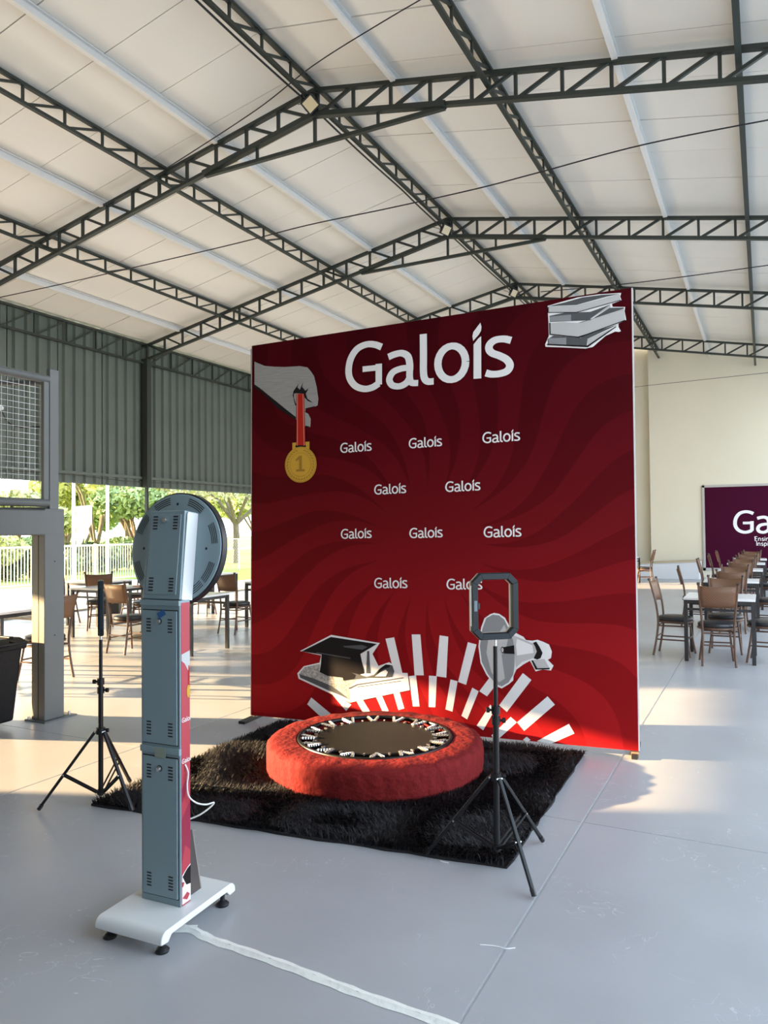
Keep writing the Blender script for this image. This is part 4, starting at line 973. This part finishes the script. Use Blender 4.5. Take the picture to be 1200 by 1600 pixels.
def make_table():
    p = empty('dining_table')
    MB().box(-.385,.385,-.385,.385,.725,.752).build('table_top', M_top, p, bevel=.004)
    for sx in (-1,1):
        for sy in (-1,1): MB().box(sx*.36-.021,sx*.36+.021,sy*.36-.021,sy*.36+.021,0,.725).build('leg', M_leg, p)
    for s in (-1,1):
        MB().box(-.34,.34,s*.36-.012,s*.36+.012,.685,.725).build('apron', M_leg, p); MB().box(s*.36-.012,s*.36+.012,-.34,.34,.685,.725).build('apron', M_leg, p)
        MB().box(-.34,.34,s*.36-.012,s*.36+.012,.60,.63).build('rail', M_leg, p)
    return p
table0 = make_table(); tf = [True]
def table(x, y, rz, lab, group):
    o = table0 if tf[0] else copy_tree(table0); tf[0] = False; o.location = (x,y,0); o.rotation_euler = (0,0,rz); tag(o, lab, 'table', group); return o
G1, G2, G3, G4 = 'tables in the right-hand row', 'chairs around the right-hand tables', 'tables on the left terrace side', 'chairs on the left terrace side'
ordn = ('nearest','second','third','fourth','farthest')
for k, (tx, ty) in enumerate(((-.49,9.92),(-.47,12.95),(-.42,16.2),(-.38,18.9),(-.34,21.3))):
    table(tx, ty, 0, 'white-topped square table, %s in the right-hand row' % ordn[k], G1)
    o = 'the %s table of the right-hand row' % ordn[k]
    chair(tx-.0+(.02 if k else -.02), ty-.40 if k == 0 else ty-.47, .12 if k == 0 else random.uniform(-.1,.1), 'rattan chair on the near side of '+o, G2)
    chair(tx-.52, ty+.06, -PI/2+random.uniform(-.12,.12), 'rattan chair on the left side of '+o, G2)
    chair(tx+.50, ty-.06, PI/2+random.uniform(-.12,.12), 'rattan chair on the right side of '+o, G2)
    chair(tx+.03, ty+.52, PI+random.uniform(-.1,.1), 'rattan chair on the far side of '+o, G2)
table(-3.55, 21.9, 0, 'white-topped table just showing past the right edge of the backdrop', G1)
chair(-2.98, 21.75, PI/2, 'lone rattan chair just right of the backdrop edge, by the cream wall', G2)
table(-6.9, 7.74, 0, 'table whose corner shows left of the kiosk column', G3)
chair(-7.56, 7.34, -.05, 'rattan chair with lit woven back, left of the kiosk column', G4)
table(-9.05, 8.35, .05, 'bright table in front of the seated person', G3)
chair(-7.86, 8.38, PI/2, 'rattan chair under the seated person', G4)
chair(-8.9, 9.0, PI+.2, 'dark-backed rattan chair behind the bright table', G4)
table(-10.35, 9.35, .0, 'table between the portal column and the left tripod', G3)
chair(-9.78, 8.85, .75, 'rattan chair just left of the left tripod light', G4)
chair(-10.2, 10.05, PI-.1, 'rattan chair on the far side of the table by the portal column', G4)
chair(-10.95, 9.1, -PI/2, 'rattan chair mostly hidden by the portal column', G4)
table(-7.62, 5.40, 0, 'table behind the trash bin', G3)
chair(-7.03, 5.60, PI/2+.1, 'rattan chair directly behind the portal column', G4)
chair(-7.6, 4.74, 0.0, 'rattan chair beyond the trash bin lid', G4)
table(-7.3, 10.35, 0, 'table just left of the backdrop edge', G3)
chair(-7.40, 9.40, -.08, 'rattan chair with back to the camera, left of the backdrop edge', G4)
chair(-7.38, 11.0, PI+.1, 'rattan chair facing us behind the table left of the backdrop edge', G4)
chair(-6.66, 10.3, PI/2, 'rattan chair hidden behind the backdrop edge', G4)
table(-9.9, 11.75, 0, 'distant table leg peeking past the kiosk disc', G3)
chair(-9.5, 11.05, .3, 'distant rattan chair below the right rim of the kiosk disc', G4)
# black carrying case by the distant tables
cs = empty('equipment_case', tuple(fl(171,958)), .5); tag(cs, 'black padded equipment case standing behind the left tripod light', 'case')
MB().prism([(-.22,0),(.22,0),(.2,.42),(.1,.5),(-.1,.5),(-.2,.42)], 'y', -.11, .11).build('body', M_black, cs, bevel=.02)
MB().tube(spline([(-.08,0,.5),(-.06,0,.56),(.06,0,.56),(.08,0,.5)]),.012,8).build('handle', M_black, cs, True)
MB().bar((-.2,-.115,.2),(.2,-.115,.42),.03,.006,up=(0,1,0)).build('pale_strap', P_pale, cs)

# ================================================================== SEATED PERSON behind the kiosk, facing left
def skin_body(name, verts, edges, radii, root, m, parent, sub=2):
    me = bpy.data.meshes.new(name); me.from_pydata(verts, edges, []); o = link(name, me, parent)
    sk = o.modifiers.new('skin','SKIN'); sk.use_smooth_shade = True
    for i, r in enumerate(radii):
        v = me.skin_vertices[0].data[i]; v.radius = r if isinstance(r, tuple) else (r, r); v.use_root = (i == root)
    o.modifiers.new('sub','SUBSURF').levels = sub; o.modifiers['sub'].render_levels = sub; me.materials.append(m); return o
pe = empty('person', (-7.86, 8.38, 0), PI/2); tag(pe, 'person in dark clothes seated at the bright table, mostly behind the kiosk', 'person')
M_cloth = mat('dark_clothing', (.020,.020,.024), .85); M_skin = mat('skin_tone', (.50,.28,.18), .5); M_hair = mat('dark_brown_hair', (.030,.018,.012), .6)
# local: +y forwards (towards the table), seat top at .49
V_ = [(0,-.06,.58),(0,-.07,.72),(0,-.03,.90),(0,.03,1.05),(0,.07,1.14),(0,.11,1.2),
      (-.17,.03,1.03),(-.21,.14,.86),(-.16,.38,.79), (.17,.03,1.03),(.21,.14,.86),(.16,.38,.79),
      (-.1,-.02,.56),(-.11,.36,.55),(-.1,.36,.12), (.1,-.02,.56),(.11,.36,.55),(.1,.36,.12), (-.1,.38,.07),(-.1,.54,.045),(.1,.38,.07),(.1,.54,.045)]
E_ = [(0,1),(1,2),(2,3),(3,4),(4,5),(3,6),(6,7),(7,8),(3,9),(9,10),(10,11),(0,12),(12,13),(13,14),(0,15),(15,16),(16,17),(14,18),(18,19),(17,20),(20,21)]
Rd = [(.15,.12),(.14,.11),(.155,.11),(.13,.09),.055,.05,.06,.045,.036,.06,.045,.036,.085,.065,.045,.085,.065,.045,.045,(.04,.03),.045,(.04,.03)]
skin_body('body', V_, E_, Rd, 0, M_cloth, pe)
# head with face, hair
b = MB(); hc = Vector((0,.17,1.32))
vs = []; fs = []; nu, nv = 20, 14
for j in range(nv+1):
    ph = PI*j/nv
    for i in range(nu):
        a = 2*PI*i/nu; x, y, z = .075*math.sin(ph)*math.cos(a), .095*math.sin(ph)*math.sin(a), .115*math.cos(ph)
        if z < -.03: x *= .85; y = y*.9 if y > 0 else y*.75
        if y > .07 and abs(x) < .022 and -.035 < z < .02: y += .018
        vs.append(hc+Vector((x,y,z)))
for j in range(nv):
    for i in range(nu): fs.append((j*nu+i, j*nu+(i+1)%nu, (j+1)*nu+(i+1)%nu, (j+1)*nu+i))
b.add(vs, fs); hd_ = b.build('head', M_skin, pe, True)
for s in (-1,1):
    o = MB().lathe([(0,-.008),(.011,0),(0,.008)],10,cap0=False,cap1=False).build('eye', M_hair, hd_, True); o.location = hc+Vector((s*.03,.083,.01))
    o = MB().lathe([(0,-.012),(.022,0),(0,.012)],12,cap0=False,cap1=False).build('ear', M_skin, hd_, True); o.matrix_local = Matrix.Translation(hc+Vector((s*.076,-.005,0))) @ Matrix.Rotation(PI/2,4,'Y')
o = MB().tube([hc+Vector((-.022,.084,-.052)), hc+Vector((0,.09,-.053)), hc+Vector((.022,.084,-.052))],.005,6).build('mouth', mat('lip_tone',(.4,.15,.12),.5), hd_, True)
b = MB(); vs = []; fs = []
for j in range(9):
    ph = PI*.62*j/8
    for i in range(nu):
        a = 2*PI*i/nu; f_ = 1 if math.sin(a) < .35 else max(.35, 1-(math.sin(a)-.35)*.9); pp = ph*f_
        vs.append(hc+Vector((.084*math.sin(pp)*math.cos(a), -.006+.104*math.sin(pp)*math.sin(a), .125*math.cos(pp))))
for j in range(8):
    for i in range(nu): fs.append((j*nu+i, j*nu+(i+1)%nu, (j+1)*nu+(i+1)%nu, (j+1)*nu+i))
b.add(vs, fs); b.build('hair', M_hair, hd_, True)
for s in (-1,1):
    pv = [(s*.16,.38,.79),(s*.15,.42,.785),(s*.145,.465,.782)]; pe_ = [(0,1),(1,2)]; pr_ = [.026,(.032,.018),(.034,.014)]
    for k in range(4):
        b0 = len(pv); x0 = s*.145+(k-1.5)*.018; ln = (.055,.066,.07,.058)[k]
        pv += [(x0,.485,.782),(x0,.485+ln*.5,.786),(x0,.485+ln*.95,.775)]; pe_ += [(2,b0),(b0,b0+1),(b0+1,b0+2)]; pr_ += [.0095,.009,.0075]
    b0 = len(pv); pv += [(s*.145-s*.035,.43,.785),(s*.145-s*.055,.46,.782),(s*.145-s*.06,.485,.778)]; pe_ += [(1,b0),(b0,b0+1),(b0+1,b0+2)]; pr_ += [.012,.010,.009]
    skin_body('hand', pv, pe_, pr_, 0, M_skin, pe, 1)
    MB().prism([(.30,.0),(.60,.0),(.615,.03),(.57,.065),(.45,.085),(.42,.12),(.32,.12),(.295,.06)], 'x', s*.1-.045, s*.1+.045).build('shoe', M_black, pe, bevel=.015)

# ================================================================== POSTER ON THE END WALL
pt_ = onY(1103,765,25.3); pb_ = onY(1107,887,25.3)
po_ = empty('wall_poster', (-1.62, 25.28, 0)); tag(po_, 'dark plum banner with big white lettering on the cream end wall', 'poster')
MB().box(-.02,5.4,-.02,.02,.30,2.80).build('panel', mat('plum_banner', (.05,.0035,.02), .6, spec=.05), po_)
M_frm = mat('grey_frame', (.42,.41,.39), .5)
for q in ((-.09,-.02,-.03,.02,.22,2.87),(-.09,5.47,-.03,.02,2.80,2.87),(-.09,5.47,-.03,.02,.22,.30),(5.4,5.47,-.03,.02,.22,2.87)): MB().box(*q).build('frame_strip', M_frm, po_)
def wallflat(name, polys, m, z):
    b = MB()
    for i, P in enumerate(polys): b.add([(u, -.021-.001*z-.00002*(i % 40), v) for u, v in P], [tuple(range(len(P)))])
    return b.build(name, m, po_, fix=False)
g0 = onY(1146,834,25.3); g1 = onY(1179,834,25.3)
gw = (max(p[0] for s_ in GL['G'] for p in s_)-WU0)/(WU1-WU0)
word(wallflat, 'banner_lettering', P_white, g0[0]+1.62, g0[2], (g1[0]-g0[0])/gw, 1)
# small strapline: simple stroked capitals and lower case, x height 1
SM = {'E':([[(.7,1.5),(0,1.5),(0,0),(.7,0)],[(0,.78),(.6,.78)]],.95),'I':([[(0,0),(0,1.5)]],.26),'n':([[(0,0),(0,1)],[(0,.7),(.2,.95),(.45,1),(.65,.85),(.68,.6),(.68,0)]],.98),
 's':([[(.55,.9),(.3,1),(.05,.85),(.1,.6),(.45,.42),(.55,.2),(.3,0),(0,.1)]],.82),'i':([[(0,0),(0,1)],[(0,1.25),(0,1.42)]],.32),'a':([[(.08,.9),(.35,1),(.6,.85),(.62,.5),(.62,0)],[(.62,.55),(.25,.55),(.02,.3),(.2,0),(.45,.05),(.62,.25)]],.92),
 'r':([[(0,0),(0,1)],[(0,.6),(.2,.95),(.45,1)]],.62),'p':([[(0,-.45),(0,1)],[(0,.8),(.3,1),(.6,.85),(.68,.5),(.6,.15),(.3,0),(0,.2)]],.98)}
def small_text(txt, u, v, xh):
    out = []
    for ch_ in txt:
        segs, adv = SM[ch_]
        for s_ in segs: out += stroke([(u+a*xh, v+b_*xh) for a, b_ in s_], xh*.22)
        u += (adv+.12)*xh
    return out
e0 = onY(1180,845,25.3); i0 = onY(1182.5,852.5,25.3)
wallflat('strapline', small_text('Ensinar', e0[0]+1.62, e0[2], .085), P_white, 1); tag(wallflat('strapline', small_text('Inspirar', i0[0]+1.62, i0[2], .085), P_white, 1), kind='stuff')
# narrow banner on the recessed wall, mostly behind the backdrop
d0 = onY(990,785,25.55); d1 = onY(990,872,25.55)
bb = empty('wall_banner', (float(d0[0])-.8, 25.57, 0)); tag(bb, 'narrow white and plum banner at the right edge of the red backdrop', 'banner')
za, zb = float(d1[2]), float(d0[2]); zm = (za+zb)/2
MB().box(-.8,.75,-.01,.01,zm+.1,zb).build('upper_white', P_white, bb); MB().box(-.8,.75,-.01,.01,zm-.75,zm+.1).build('plum_band', MATS['plum_banner'], bb); MB().box(-.8,.75,-.01,.01,za,zm-.75).build('lower_white', P_white, bb)
MB().box(.75,.83,-.02,.01,za,zb).build('black_edge', M_black, bb)
